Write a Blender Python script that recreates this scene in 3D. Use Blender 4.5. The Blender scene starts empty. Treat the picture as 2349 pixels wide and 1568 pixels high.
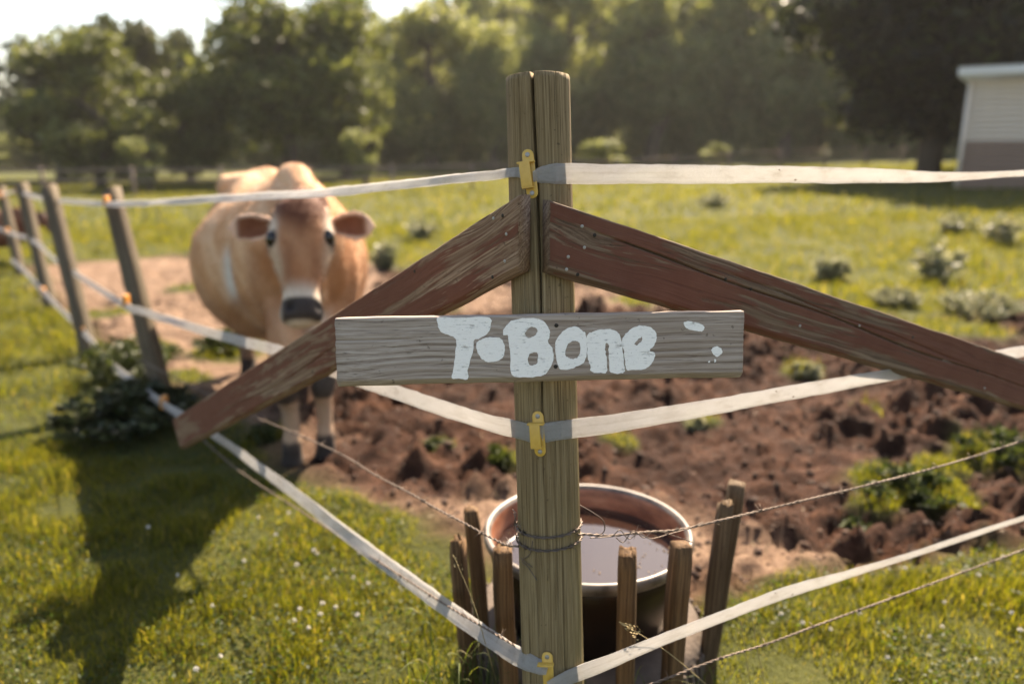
import bpy, bmesh, math, random
import numpy as np
from mathutils import Vector, Matrix, Quaternion

random.seed(7); RNG = np.random.default_rng(7)
SC = bpy.context.scene
COL = SC.collection

# ------------------------------------------------------------------ camera
EYE = 1.42                       # metres above the lawn
FOC = 1750.0                     # focal length in reading pixels (photo read at 2349 x 1568)
CX, CY = 1174.5, 784.0
PITCH = math.atan((CY - 330.0) / FOC)
cam_d = bpy.data.cameras.new('camera'); cam = bpy.data.objects.new('camera', cam_d); COL.objects.link(cam)
cam.location = (0, 0, EYE); cam.rotation_euler = (math.pi / 2 - PITCH, 0, 0)
cam_d.sensor_width = 36.0; cam_d.lens = 36.0 * FOC / 2349.0
cam_d.clip_start = 0.05; cam_d.clip_end = 2000
cam_d.dof.use_dof = True; cam_d.dof.focus_distance = 1.35; cam_d.dof.aperture_fstop = 1.65
SC.camera = cam

# ------------------------------------------------------------------ light
SUN_AZ, SUN_EL = math.radians(20), math.radians(44)
world = bpy.data.worlds.new('World'); SC.world = world; world.use_nodes = True
wn = world.node_tree; bg = wn.nodes['Background']
sky = wn.nodes.new('ShaderNodeTexSky'); sky.sky_type = 'NISHITA'; sky.sun_disc = False
sky.sun_elevation = SUN_EL; sky.sun_rotation = SUN_AZ
sky.air_density = 1.0; sky.dust_density = 1.4; sky.ozone_density = 1.0
wn.links.new(sky.outputs[0], bg.inputs[0]); bg.inputs[1].default_value = 0.08
SUN = Vector((math.sin(SUN_AZ) * math.cos(SUN_EL), math.cos(SUN_AZ) * math.cos(SUN_EL), math.sin(SUN_EL)))
sun_d = bpy.data.lights.new('sun', 'SUN'); sun_d.energy = 5.0; sun_d.angle = math.radians(0.55); sun_d.color = (1.0, 0.90, 0.77)
sun = bpy.data.objects.new('sun', sun_d); COL.objects.link(sun)
sun.rotation_euler = (-SUN).to_track_quat('-Z', 'Y').to_euler()
vs = SC.view_settings
vs.view_transform = 'Standard'; vs.look = 'None'; vs.gamma = 1.0; vs.exposure = 2.05; vs.use_curve_mapping = False
try:
    vs.use_white_balance = True; vs.white_balance_temperature = 7500; vs.white_balance_tint = 12
except Exception:
    pass
SC.render.engine = 'CYCLES'
SC.cycles.use_denoising = True
SC.cycles.max_bounces = 7; SC.cycles.transparent_max_bounces = 10
SC.cycles.volume_bounces = 0
SC.cycles.sample_clamp_indirect = 6.0

# ------------------------------------------------------------------ reading helpers
cp, sp = math.cos(PITCH), math.sin(PITCH)
O = np.array([0, 0, EYE])
def ray(x, y):
    u = (x - CX) / FOC; v = (y - CY) / FOC
    return np.array([u, cp - v * sp, -sp - v * cp])
def at(x, y, dep): return O + ray(x, y) * dep
def gnd(x, y, z=0.0):
    d = ray(x, y); return O + d * ((z - EYE) / d[2])
def onplane(x, y, A, d):
    n = np.array([-d[1], d[0], 0.0]); r = ray(x, y)
    return O + r * (((np.asarray(A) - O) @ n) / (r @ n))
def unit(v): v = np.asarray(v, float); return v / np.linalg.norm(v)
def ss(a, b, x): t = np.clip((x - a) / (b - a), 0, 1); return t * t * (3 - 2 * t)

# ------------------------------------------------------------------ numpy value noise
class VN:
    def __init__(s, seed, n=256): s.n = n; s.g = np.random.default_rng(seed).random((n, n)) * 2 - 1
    def __call__(s, x, y):
        x = np.asarray(x, float); y = np.asarray(y, float)
        xi = np.floor(x).astype(int); yi = np.floor(y).astype(int); fx = x - xi; fy = y - yi
        fx = fx * fx * (3 - 2 * fx); fy = fy * fy * (3 - 2 * fy); n = s.n; g = s.g
        a = g[xi % n, yi % n]; b = g[(xi + 1) % n, yi % n]; c = g[xi % n, (yi + 1) % n]; d = g[(xi + 1) % n, (yi + 1) % n]
        return (a * (1 - fx) + b * fx) * (1 - fy) + (c * (1 - fx) + d * fx) * fy
NZ = VN(3)
def fbm(x, y, oct=4, lac=2.1, gain=0.5):
    r = 0; a = 1; t = 0
    for i in range(oct):
        r = r + a * NZ(x + 17.3 * i, y - 9.1 * i); t += a; a *= gain; x = x * lac; y = y * lac
    return r / t

# ------------------------------------------------------------------ mesh helpers
def mesh_np(name, verts, faces, smooth=False):
    """faces: list of int arrays (M,k)"""
    me = bpy.data.meshes.new(name)
    V = np.asarray(verts, np.float32); me.vertices.add(len(V)); me.vertices.foreach_set('co', V.ravel())
    faces = [np.asarray(f, np.int32) for f in faces if len(f)]
    li = np.concatenate([f.ravel() for f in faces]); tot = np.concatenate([np.full(len(f), f.shape[1], np.int32) for f in faces])
    me.loops.add(len(li)); me.loops.foreach_set('vertex_index', li)
    st = np.concatenate([[0], np.cumsum(tot)[:-1]]).astype(np.int32)
    me.polygons.add(len(tot)); me.polygons.foreach_set('loop_start', st); me.polygons.foreach_set('loop_total', tot)
    if smooth: me.polygons.foreach_set('use_smooth', np.ones(len(tot), bool))
    me.update(calc_edges=True); me.validate()
    return me
def obj(name, me, mat=None, parent=None, loc=None, rot=None):
    o = bpy.data.objects.new(name, me); COL.objects.link(o)
    if mat is not None and me is not None and not me.materials: me.materials.append(mat)
    if parent is not None: o.parent = parent
    if loc is not None: o.location = Vector(loc)
    if rot is not None:
        if isinstance(rot, Matrix): o.matrix_local = Matrix.Translation(o.location) @ rot.to_4x4()
        else: o.rotation_euler = rot
    return o
def tag(o, label, cat, group=None, kind=None):
    if label: o['label'] = label
    if cat: o['category'] = cat
    if group: o['group'] = group
    if kind: o['kind'] = kind
    return o
def thing(name, label, cat, loc=(0, 0, 0), rot=None, group=None):
    o = obj(name, None, None, None, loc, rot); o.empty_display_size = 0.05
    return tag(o, label, cat, group)
class MB:
    """collects shapes into one mesh"""
    def __init__(s): s.v = []; s.f = {}; s.n = 0
    def add(s, V, F):
        V = np.asarray(V, float).reshape(-1, 3)
        for f in F: s.f.setdefault(len(f), []).append([i + s.n for i in f])
        s.v.append(V); s.n += len(V)
    def addnp(s, V, FA):
        for f in FA: s.f.setdefault(f.shape[1], []).extend((np.asarray(f) + s.n).tolist())
        s.v.append(np.asarray(V, float)); s.n += len(V)
    def build(s, name, mat=None, parent=None, smooth=False, loc=None, rot=None):
        me = mesh_np(name, np.concatenate(s.v), [np.array(f) for f in s.f.values()], smooth)
        return obj(name, me, mat, parent, loc, rot)
    def mesh(s, name, smooth=False): return mesh_np(name, np.concatenate(s.v), [np.array(f) for f in s.f.values()], smooth)
def box_vf(c, s):
    c = np.asarray(c, float); h = np.asarray(s, float) / 2
    V = [c + h * np.array([x, y, z]) for x in (-1, 1) for y in (-1, 1) for z in (-1, 1)]
    return V, [(0, 1, 3, 2), (4, 6, 7, 5), (0, 4, 5, 1), (2, 3, 7, 6), (0, 2, 6, 4), (1, 5, 7, 3)]
def frames(P):
    P = np.asarray(P, float); T = np.gradient(P, axis=0); T /= np.linalg.norm(T, axis=1)[:, None] + 1e-12
    N = np.zeros_like(P); a = np.array([0, 0, 1.0]) if abs(T[0][2]) < 0.9 else np.array([1.0, 0, 0])
    n = unit(a - T[0] * (a @ T[0]))
    for i in range(len(P)):
        n = n - T[i] * (n @ T[i]); n = unit(n); N[i] = n
    return T, N, np.cross(T, N)
def tube_vf(P, R, k=8, cap=True, wob=0.0):
    P = np.asarray(P, float); R = np.broadcast_to(np.asarray(R, float), (len(P),))
    T, N, B = frames(P); a = np.linspace(0, 2 * np.pi, k, endpoint=False)
    V = P[:, None] + R[:, None, None] * (np.cos(a)[None, :, None] * N[:, None] + np.sin(a)[None, :, None] * B[:, None])
    if wob: V = V + RNG.normal(0, 1, V.shape) * wob * R[:, None, None]
    V = V.reshape(-1, 3); F = []
    for i in range(len(P) - 1):
        for j in range(k):
            F.append((i * k + j, i * k + (j + 1) % k, (i + 1) * k + (j + 1) % k, (i + 1) * k + j))
    F = list(F)
    if cap:
        F.append(tuple(reversed(range(k)))); F.append(tuple(range((len(P) - 1) * k, len(P) * k)))
    return V, F
def catmull(P, n=8, closed=False):
    P = np.asarray(P, float)
    if closed: Q = np.vstack([P[-1], P, P[0], P[1]])
    else: Q = np.vstack([2 * P[0] - P[1], P, 2 * P[-1] - P[-2]])
    out = []
    m = len(Q) - 3
    for i in range(m):
        p0, p1, p2, p3 = Q[i:i + 4]
        for t in np.arange(n) / n:
            out.append(0.5 * (2 * p1 + (p2 - p0) * t + (2 * p0 - 5 * p1 + 4 * p2 - p3) * t * t + (3 * p1 - p0 - 3 * p2 + p3) * t ** 3))
    if not closed: out.append(P[-1])
    return np.array(out)
def resample(P, step):
    P = np.asarray(P, float); d = np.concatenate([[0], np.cumsum(np.linalg.norm(np.diff(P, axis=0), axis=1))])
    n = max(2, int(d[-1] / step) + 1); s = np.linspace(0, d[-1], n)
    return np.stack([np.interp(s, d, P[:, i]) for i in range(P.shape[1])], 1)
def basis(x, z):
    """rotation whose local X follows x and local Z is near z"""
    x = unit(x); z = np.asarray(z, float); z = unit(z - x * (z @ x)); y = np.cross(z, x)
    return Matrix(((x[0], y[0], z[0]), (x[1], y[1], z[1]), (x[2], y[2], z[2])))
def bevel_mesh(me, w, seg=2):
    bm = bmesh.new(); bm.from_mesh(me); bmesh.ops.remove_doubles(bm, verts=bm.verts, dist=1e-6)
    bmesh.ops.bevel(bm, geom=[e for e in bm.edges if e.calc_face_angle(0) > 0.6], offset=w, segments=seg, affect='EDGES', profile=0.6)
    bm.to_mesh(me); bm.free(); return me

# ------------------------------------------------------------------ material helpers
def new_mat(name):
    m = bpy.data.materials.new(name); m.use_nodes = True; nt = m.node_tree
    p = nt.nodes['Principled BSDF']; out = nt.nodes['Material Output']; return m, nt, p, out
def nd(nt, t, **kw):
    n = nt.nodes.new(t)
    for k, v in kw.items():
        if k == 'inp':
            for a, b in v.items():
                if hasattr(b, 'is_output'): nt.links.new(b, n.inputs[a])
                else: n.inputs[a].default_value = b
        else: setattr(n, k, v)
    return n
def ramp(nt, fac, stops, interp='LINEAR'):
    r = nt.nodes.new('ShaderNodeValToRGB'); r.color_ramp.interpolation = interp; e = r.color_ramp.elements
    while len(e) < len(stops): e.new(0.5)
    for q, (p, c) in zip(e, stops):
        q.position = p; q.color = (*c, 1) if len(c) == 3 else c
    nt.links.new(fac, r.inputs[0]); return r.outputs[0]
def mix(nt, fac, a, b, typ='MIX'):
    n = nt.nodes.new('ShaderNodeMix'); n.data_type = 'RGBA'; n.blend_type = typ
    for i, v in ((0, fac), (6, a), (7, b)):
        if hasattr(v, 'is_output'): nt.links.new(v, n.inputs[i])
        else: n.inputs[i].default_value = v if not isinstance(v, tuple) else ((*v, 1) if len(v) == 3 else v)
    return n.outputs[2]
def mth(nt, op, a, b=None, c=None):
    n = nt.nodes.new('ShaderNodeMath'); n.operation = op
    for i, v in enumerate((a, b, c)):
        if v is None: continue
        if hasattr(v, 'is_output'): nt.links.new(v, n.inputs[i])
        else: n.inputs[i].default_value = v
    return n.outputs[0]
def noise(nt, vec, scale, detail=4, rough=0.55, dist=0.0):
    n = nd(nt, 'ShaderNodeTexNoise', inp={'Scale': scale, 'Detail': detail, 'Roughness': rough, 'Distortion': dist})
    nt.links.new(vec, n.inputs['Vector']); return n.outputs['Fac']
def mapping(nt, vec, scale=(1, 1, 1), loc=(0, 0, 0)):
    n = nd(nt, 'ShaderNodeMapping'); n.inputs['Scale'].default_value = scale; n.inputs['Location'].default_value = loc
    nt.links.new(vec, n.inputs['Vector']); return n.outputs[0]
def objco(nt): return nd(nt, 'ShaderNodeTexCoord').outputs['Object']
def bump(nt, h, strength, dist, p):
    b = nd(nt, 'ShaderNodeBump', inp={'Strength': strength, 'Distance': dist}); nt.links.new(h, b.inputs['Height'])
    nt.links.new(b.outputs[0], p.inputs['Normal'])
def leafmat(name, stops, trans=0.45, tcol=None, rough=0.55):
    m, nt, p, out = new_mat(name)
    g = nd(nt, 'ShaderNodeNewGeometry'); c = ramp(nt, g.outputs['Random Per Island'], stops)
    p.inputs['Roughness'].default_value = rough; p.inputs['Specular IOR Level'].default_value = 0.3
    nt.links.new(c, p.inputs['Base Color'])
    tr = nd(nt, 'ShaderNodeBsdfTranslucent'); nt.links.new(mix(nt, 1.0, c, tcol or (1.3, 1.25, 0.75), 'MULTIPLY'), tr.inputs[0])
    mx = nd(nt, 'ShaderNodeMixShader'); mx.inputs[0].default_value = trans
    nt.links.new(p.outputs[0], mx.inputs[1]); nt.links.new(tr.outputs[0], mx.inputs[2]); nt.links.new(mx.outputs[0], out.inputs[0])
    return m
def plain(name, col, rough=0.6, metal=0.0, nscale=0, namt=0.2, bmp=0.0, bscale=None):
    m, nt, p, out = new_mat(name); p.inputs['Roughness'].default_value = rough; p.inputs['Metallic'].default_value = metal
    if nscale:
        co = objco(nt); f = noise(nt, co, nscale, 5)
        nt.links.new(mix(nt, f, tuple(c * (1 - namt) for c in col), tuple(min(1, c * (1 + namt)) for c in col)), p.inputs['Base Color'])
        if bmp: bump(nt, noise(nt, co, bscale or nscale * 3, 5), 1.0, bmp, p)
    else: p.inputs['Base Color'].default_value = (*col, 1)
    return m

def wood(name, axis, dark, mid, light, freq=60.0, wav=0.02, gdepth=0.0006, seed=0.0, rough=0.8, paint=None, stain=None, knots=0.0, ringy=0.5, green=None):
    """weathered wood, grain along a local axis (0,1,2)"""
    m, nt, p, out = new_mat(name); co = objco(nt)
    sx = [1, 1, 1]; sx[axis] = 0.045
    lo = [1, 1, 1]; lo[axis] = 0.32
    off = mapping(nt, co, (1, 1, 1), (seed, seed * 1.7, seed * 0.6))
    low = nd(nt, 'ShaderNodeTexNoise', inp={'Scale': 9.0, 'Detail': 2.0}); nt.links.new(mapping(nt, off, tuple(lo)), low.inputs['Vector'])
    sub = nd(nt, 'ShaderNodeVectorMath', operation='SUBTRACT'); nt.links.new(low.outputs['Color'], sub.inputs[0]); sub.inputs[1].default_value = (0.5, 0.5, 0.5)
    scl = nd(nt, 'ShaderNodeVectorMath', operation='SCALE'); nt.links.new(sub.outputs[0], scl.inputs[0]); scl.inputs['Scale'].default_value = wav
    add = nd(nt, 'ShaderNodeVectorMath', operation='ADD'); nt.links.new(off, add.inputs[0]); nt.links.new(scl.outputs[0], add.inputs[1])
    warped = add.outputs[0]
    if knots:
        vo = nd(nt, 'ShaderNodeTexVoronoi', feature='F1', inp={'Scale': 1.0}); kl = [9, 9, 9]; kl[axis] = 3.2
        nt.links.new(mapping(nt, off, tuple(kl)), vo.inputs['Vector'])
        kd = mth(nt, 'POWER', mth(nt, 'SUBTRACT', 1.0, vo.outputs['Distance']), 4.0)
        kd = mth(nt, 'MULTIPLY', kd, knots)
        kv = nd(nt, 'ShaderNodeCombineXYZ')
        for i in range(3):
            if i != axis: nt.links.new(kd, kv.inputs[i])
        a2 = nd(nt, 'ShaderNodeVectorMath', operation='ADD'); nt.links.new(warped, a2.inputs[0]); nt.links.new(kv.outputs[0], a2.inputs[1]); warped = a2.outputs[0]
    fine = noise(nt, mapping(nt, warped, tuple(s * freq * 3.2 if i != axis else s * freq for i, s in enumerate(sx))), 1.0, 6, 0.65)
    sep = nd(nt, 'ShaderNodeSeparateXYZ'); nt.links.new(warped, sep.inputs[0])
    others = [i for i in range(3) if i != axis]
    w = mth(nt, 'ADD', mth(nt, 'MULTIPLY', sep.outputs[others[1]], freq * 1.0), mth(nt, 'MULTIPLY', sep.outputs[others[0]], freq * 0.8))
    ringn = nd(nt, 'ShaderNodeTexNoise', noise_dimensions='1D', inp={'Scale': 1.6, 'Detail': 3.0, 'Roughness': 0.6}); nt.links.new(w, ringn.inputs['W'])
    grain = mth(nt, 'ADD', mth(nt, 'MULTIPLY', fine, 1 - ringy), mth(nt, 'MULTIPLY', ringn.outputs['Fac'], ringy))
    c = ramp(nt, grain, [(0.33, dark), (0.46, mid), (0.62, light)])
    big = noise(nt, mapping(nt, off, tuple(lo)), 5.0, 4)
    c = mix(nt, ramp(nt, big, [(0.35, (0, 0, 0)), (0.75, (0.55, 0.55, 0.55))]), c, tuple(d * q_ for d, q_ in zip(mid, (0.72, 0.60, 0.50))))
    spots = noise(nt, off, 90.0, 2); c = mix(nt, ramp(nt, spots, [(0.68, (0, 0, 0)), (0.76, (0.6, 0.6, 0.6))]), c, tuple(d * 0.5 for d in dark))
    if green:
        gn = noise(nt, mapping(nt, off, tuple(lo)), 7.0, 4); gx = nd(nt, 'ShaderNodeSeparateXYZ'); nt.links.new(co, gx.inputs[0])
        gm = mth(nt, 'ADD', mth(nt, 'MULTIPLY', gx.outputs[0], green[1]), mth(nt, 'MULTIPLY', gx.outputs[2], green[2]))
        gm = mth(nt, 'ADD', gm, gn)
        c = mix(nt, ramp(nt, gm, [(0.35, (0, 0, 0)), (0.95, (0.75, 0.75, 0.75))]), c, mix(nt, 0.62, c, green[0]))
    hair = noise(nt, mapping(nt, warped, tuple(520.0 if i != axis else 5.0 for i in range(3))), 1.0, 3, 0.6); c = mix(nt, ramp(nt, hair, [(0.30, (0.75, 0.75, 0.75)), (0.40, (0, 0, 0))]), c, tuple(d * 0.55 for d in dark)); c = mix(nt, ramp(nt, hair, [(0.62, (0, 0, 0)), (0.72, (0.45, 0.45, 0.45))]), c, tuple(min(1, d * 1.25) for d in light))
    height = grain
    if paint:
        pc, amt, pc2 = paint
        pn = noise(nt, mapping(nt, warped, tuple(s * 38 if i != axis else 2.2 for i, s in enumerate(sx))), 1.0, 5, 0.6)
        pn2 = noise(nt, mapping(nt, off, tuple(lo)), 8.0, 4, 0.6)
        pm = mth(nt, 'ADD', mth(nt, 'MULTIPLY', pn, 0.5), mth(nt, 'MULTIPLY', pn2, 0.5))
        pm = mth(nt, 'SUBTRACT', pm, mth(nt, 'MULTIPLY', mth(nt, 'ABSOLUTE', mth(nt, 'SUBTRACT', grain, 0.5)), 0.35))
        # worn along the edges of the board
        sz = nd(nt, 'ShaderNodeSeparateXYZ'); nt.links.new(co, sz.inputs[0])
        edge = mth(nt, 'POWER', mth(nt, 'MINIMUM', mth(nt, 'MULTIPLY', mth(nt, 'ABSOLUTE', sz.outputs[2]), 15.2), 1.0), 10.0)
        pm = mth(nt, 'SUBTRACT', pm, mth(nt, 'MULTIPLY', edge, 0.12))
        pmask = ramp(nt, pm, [(amt, (0, 0, 0)), (amt + 0.035, (1, 1, 1))])
        pcol = mix(nt, noise(nt, off, 14.0, 4), pc, pc2)
        pcol = mix(nt, ramp(nt, grain, [(0.32, (0.55, 0.55, 0.55)), (0.45, (0, 0, 0))]), pcol, tuple(q * 0.35 for q in pc))
        # raw sawn ends and the lower edge carry no paint
        gN = nd(nt, 'ShaderNodeTexCoord').outputs['Normal']; sN = nd(nt, 'ShaderNodeSeparateXYZ'); nt.links.new(gN, sN.inputs[0])
        face = mth(nt, 'GREATER_THAN', mth(nt, 'ABSOLUTE', sN.outputs[1]), 0.75)
        c = mix(nt, mth(nt, 'MULTIPLY', pmask, face), c, pcol)
        height = mth(nt, 'ADD', mth(nt, 'MULTIPLY', grain, 1.0), mth(nt, 'MULTIPLY', pmask, 0.25))
    nt.links.new(c, p.inputs['Base Color']); p.inputs['Roughness'].default_value = rough
    p.inputs['Specular IOR Level'].default_value = 0.25
    bump(nt, height, 1.0, gdepth * 4, p)
    return m

# ------------------------------------------------------------------ terrain
def terr(x, y):
    x = np.asarray(x, float); y = np.asarray(y, float)
    far = ss(6.0, 17.0, y)
    return far * (np.clip(x, 0, 16) * 0.033 + np.clip(x, -20, 0) * 0.008) + far * 0.05 * NZ(x * 0.23, y * 0.23)
MUD_PX = [(60, 605), (130, 700), (300, 850), (430, 905), (550, 965), (640, 1075), (800, 1135), (1040, 1235), (1120, 1360), (1300, 1440), (1500, 1460),
          (1660, 1365), (1800, 1335), (2000, 1290), (2349, 1235), (2700, 1200), (2700, 690), (2349, 690), (2120, 740), (1900, 715), (1700, 660), (1320, 640), (1000, 640), (860, 602), (500, 580), (300, 590)]
PALE_PX = [[(60, 605), (130, 700), (430, 905), (640, 1070), (770, 1010), (700, 930), (860, 720), (900, 640), (860, 602), (500, 580), (300, 590)],
           [(640, 1075), (900, 1165), (1060, 1240), (1130, 1360), (1320, 1440), (1500, 1460), (1680, 1365), (1960, 1300), (1900, 1230), (1700, 1180), (1500, 1120), (1200, 1120), (1000, 1140), (800, 1100)],
           [(1000, 640), (1700, 655), (1650, 700), (1000, 720)]]
def poly_sd(P, x, y):
    """signed distance, positive inside"""
    P = np.asarray(P)[:, :2]; d = np.full(x.shape, 1e9); ins = np.zeros(x.shape, bool)
    for a, b in zip(P, np.roll(P, -1, 0)):
        e = b - a; wx = x - a[0]; wy = y - a[1]; t = np.clip((wx * e[0] + wy * e[1]) / (e @ e), 0, 1)
        d = np.minimum(d, (wx - t * e[0]) ** 2 + (wy - t * e[1]) ** 2)
        c = ((a[1] <= y) & (b[1] > y)) | ((b[1] <= y) & (a[1] > y))
        with np.errstate(divide='ignore', invalid='ignore'): xi = a[0] + (y - a[1]) / (b[1] - a[1]) * e[0]
        ins ^= c & (x < xi)
    return np.sqrt(d) * np.where(ins, 1, -1)
MUD = np.array([gnd(*p) for p in MUD_PX]); PALE = [np.array([gnd(*p) for p in q]) for q in PALE_PX]
TUFTS = [(gnd(2080, 1115), 0.26), (gnd(2310, 1030), 0.30), (gnd(1980, 1170), 0.10), (gnd(1130, 1050), 0.10), (gnd(1000, 1030), 0.08), (gnd(1600, 965), 0.12), (gnd(1850, 860), 0.16),
         (gnd(2150, 1065), 0.16), (gnd(600, 1000), 0.10), (gnd(520, 800), 0.35), (gnd(2200, 750), 0.4), (gnd(420, 660), 0.3), (gnd(240, 720), 0.22), (gnd(330, 800), 0.18), (gnd(420, 860), 0.16), (gnd(1000, 700), 0.25), (gnd(1450, 690), 0.3), (gnd(1760, 740), 0.3), (gnd(1950, 940), 0.12), (gnd(1430, 1010), 0.07), (gnd(2260, 900), 0.16)]
def mudmask(x, y):
    x = np.asarray(x, float); y = np.asarray(y, float)
    wx = x + 0.16 * fbm(x * 2.2, y * 2.2, 3); wy = y + 0.16 * fbm(x * 2.2 + 40, y * 2.2, 3)
    s = poly_sd(MUD, wx, wy)
    m = ss(-0.06 - 0.02 * y, 0.07 + 0.02 * y, s)
    for c, r in TUFTS: m = m * ss(r * 0.6, r * 1.15, np.hypot(wx - c[0], wy - c[1]))
    return m
def palemask(x, y):
    wx = x + 0.2 * fbm(x * 1.7 + 9, y * 1.7, 3); wy = y + 0.2 * fbm(x * 1.7 + 60, y * 1.7, 3); m = 0
    for q in PALE: m = np.maximum(m, ss(-0.12, 0.22, poly_sd(q, wx, wy)))
    return m
def relief(x, y):
    m = mudmask(x, y); pl = palemask(x, y)
    r = 0.06 * fbm(x * 3.1, y * 3.1, 3) + 0.075 * (np.abs(fbm(x * 6.3 + 5, y * 6.3, 3)) * 1.8 - 0.5) + 0.048 * fbm(x * 15, y * 15, 3) + 0.012 * fbm(x * 40, y * 40, 2)
    amp = 0.7 + 0.9 * ss(-0.25, 0.35, fbm(x * 0.9 + 71, y * 0.9, 2)); r = r * amp
    return m * (1 - 0.55 * pl) * r - 0.012 * m + (1 - m) * 0.012 * fbm(x * 2.6, y * 2.6, 3)
def height(x, y): return terr(x, y) + relief(x, y) * (1 - ss(9, 14, np.asarray(y, float)))

def grid_axis(lo, fa, fb, step, hi, grow):
    a = list(np.arange(fa, fb, step)); s = step
    while a[-1] < hi: s *= grow; a.append(a[-1] + s)
    b = []; s = step; t = fa
    while t > lo: s *= grow; t -= s; b.append(t)
    return np.array(b[::-1] + a)
gx = grid_axis(-400, -4.2, 4.4, 0.028, 400, 1.12); gy = grid_axis(-30, 1.0, 8.4, 0.028, 600, 1.10)
X, Y = np.meshgrid(gx, gy); xf, yf = X.ravel(), Y.ravel()
Z = height(xf, yf); ny, nx = X.shape
idx = np.arange(nx * ny).reshape(ny, nx)
gme = mesh_np('ground', np.stack([xf, yf, Z], 1), [np.stack([idx[:-1, :-1], idx[:-1, 1:], idx[1:, 1:], idx[1:, :-1]], -1).reshape(-1, 4)], True)
for nm, val in (('mud', mudmask(xf, yf)), ('pale', palemask(xf, yf))):
    at_ = gme.attributes.new(nm, 'FLOAT', 'POINT'); at_.data.foreach_set('value', np.asarray(val, np.float32))
m, nt, p, out = new_mat('ground_soil'); co = objco(nt)
am = nd(nt, 'ShaderNodeAttribute', attribute_name='mud').outputs['Fac']; ap = nd(nt, 'ShaderNodeAttribute', attribute_name='pale').outputs['Fac']
n1 = noise(nt, co, 6.0, 6, 0.65); n2 = noise(nt, co, 45.0, 5, 0.7); n3 = noise(nt, co, 1.3, 4)
dirt = ramp(nt, mth(nt, 'ADD', mth(nt, 'MULTIPLY', n1, 0.55), mth(nt, 'MULTIPLY', n2, 0.45)), [(0.33, (0.018, 0.007, 0.004)), (0.5, (0.054, 0.023, 0.013)), (0.68, (0.135, 0.067, 0.040))])
pale = ramp(nt, mth(nt, 'ADD', mth(nt, 'MULTIPLY', n1, 0.5), mth(nt, 'MULTIPLY', n2, 0.5)), [(0.31, (0.06, 0.034, 0.023)), (0.47, (0.175, 0.11, 0.074)), (0.68, (0.31, 0.21, 0.145))])
damp = noise(nt, co, 1.9, 3, 0.6); dirt = mix(nt, ramp(nt, damp, [(0.42, (0.75, 0.75, 0.75)), (0.58, (0, 0, 0))]), dirt, mix(nt, 1.0, dirt, (0.42, 0.38, 0.36), 'MULTIPLY')); soil = mix(nt, ap, dirt, pale)
turf = ramp(nt, mth(nt, 'ADD', mth(nt, 'MULTIPLY', n2, 0.5), mth(nt, 'MULTIPLY', n3, 0.5)), [(0.35, (0.03, 0.0345, 0.009)), (0.55, (0.0675, 0.072, 0.018)), (0.7, (0.12, 0.108, 0.039))])
nt.links.new(mix(nt, am, turf, soil), p.inputs['Base Color']); p.inputs['Roughness'].default_value = 0.95; p.inputs['Specular IOR Level'].default_value = 0.15
bump(nt, mth(nt, 'ADD', n2, mth(nt, 'MULTIPLY', noise(nt, co, 160.0, 3), 0.4)), 1.0, 0.02, p)
tag(obj('ground', gme, m), None, None, kind='structure')

# ------------------------------------------------------------------ air
def hazebox():
    V, F = box_vf((0, 290, 11.0), (860, 680, 24.2)); mb = MB(); mb.add(V, F)
    m = bpy.data.materials.new('haze_air'); m.use_nodes = True; nt = m.node_tree; nt.nodes.clear()
    o = nt.nodes.new('ShaderNodeOutputMaterial'); v = nt.nodes.new('ShaderNodeVolumePrincipled')
    v.inputs['Color'].default_value = (1.0, 0.97, 0.92, 1); v.inputs['Density'].default_value = HAZE; v.inputs['Anisotropy'].default_value = 0.15
    nt.links.new(v.outputs[0], o.inputs['Volume'])
    ob = mb.build('haze', m); ob['kind'] = 'stuff'; ob['label'] = 'warm summer haze between the paddock and the wood'
    return ob
HAZE = 0.00045
hazebox()

# ================================================================== CORNER POST
P_G = np.array([0.0947, 1.2739, 0.0]); P_T = at(1233, 178, 1.381); P_AX = unit(P_T - P_G); P_L = float(np.linalg.norm(P_T - P_G))
R_BOT, R_TOP = 0.0628, 0.0578
def post_c(z): return P_G + P_AX * (z / P_AX[2])
def post_r(s): return R_BOT + (R_TOP - R_BOT) * np.clip(s / P_L, 0, 1)
def on_post(px, py, lift=0.0):
    """point on the post's near surface seen at a reading pixel, and its outward normal"""
    d = unit(ray(px, py)); w = O - P_G
    a = d - P_AX * (d @ P_AX); b = w - P_AX * (w @ P_AX); r = 0.060 + lift
    A, B, C = a @ a, 2 * a @ b, b @ b - r * r; D = max(B * B - 4 * A * C, 0.0)
    q = O + d * ((-B - math.sqrt(D)) / (2 * A)); s = (q - P_G) @ P_AX; c = P_G + P_AX * s
    n = unit(q - c); return c + n * (post_r(s) + lift), n
POST_ROT = basis(np.cross(np.array([0, 1.0, 0]), P_AX), P_AX)
corner = thing('corner_post', 'stout round weathered wooden corner post, split at the top, behind the painted sign', 'post', P_G, POST_ROT)
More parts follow.
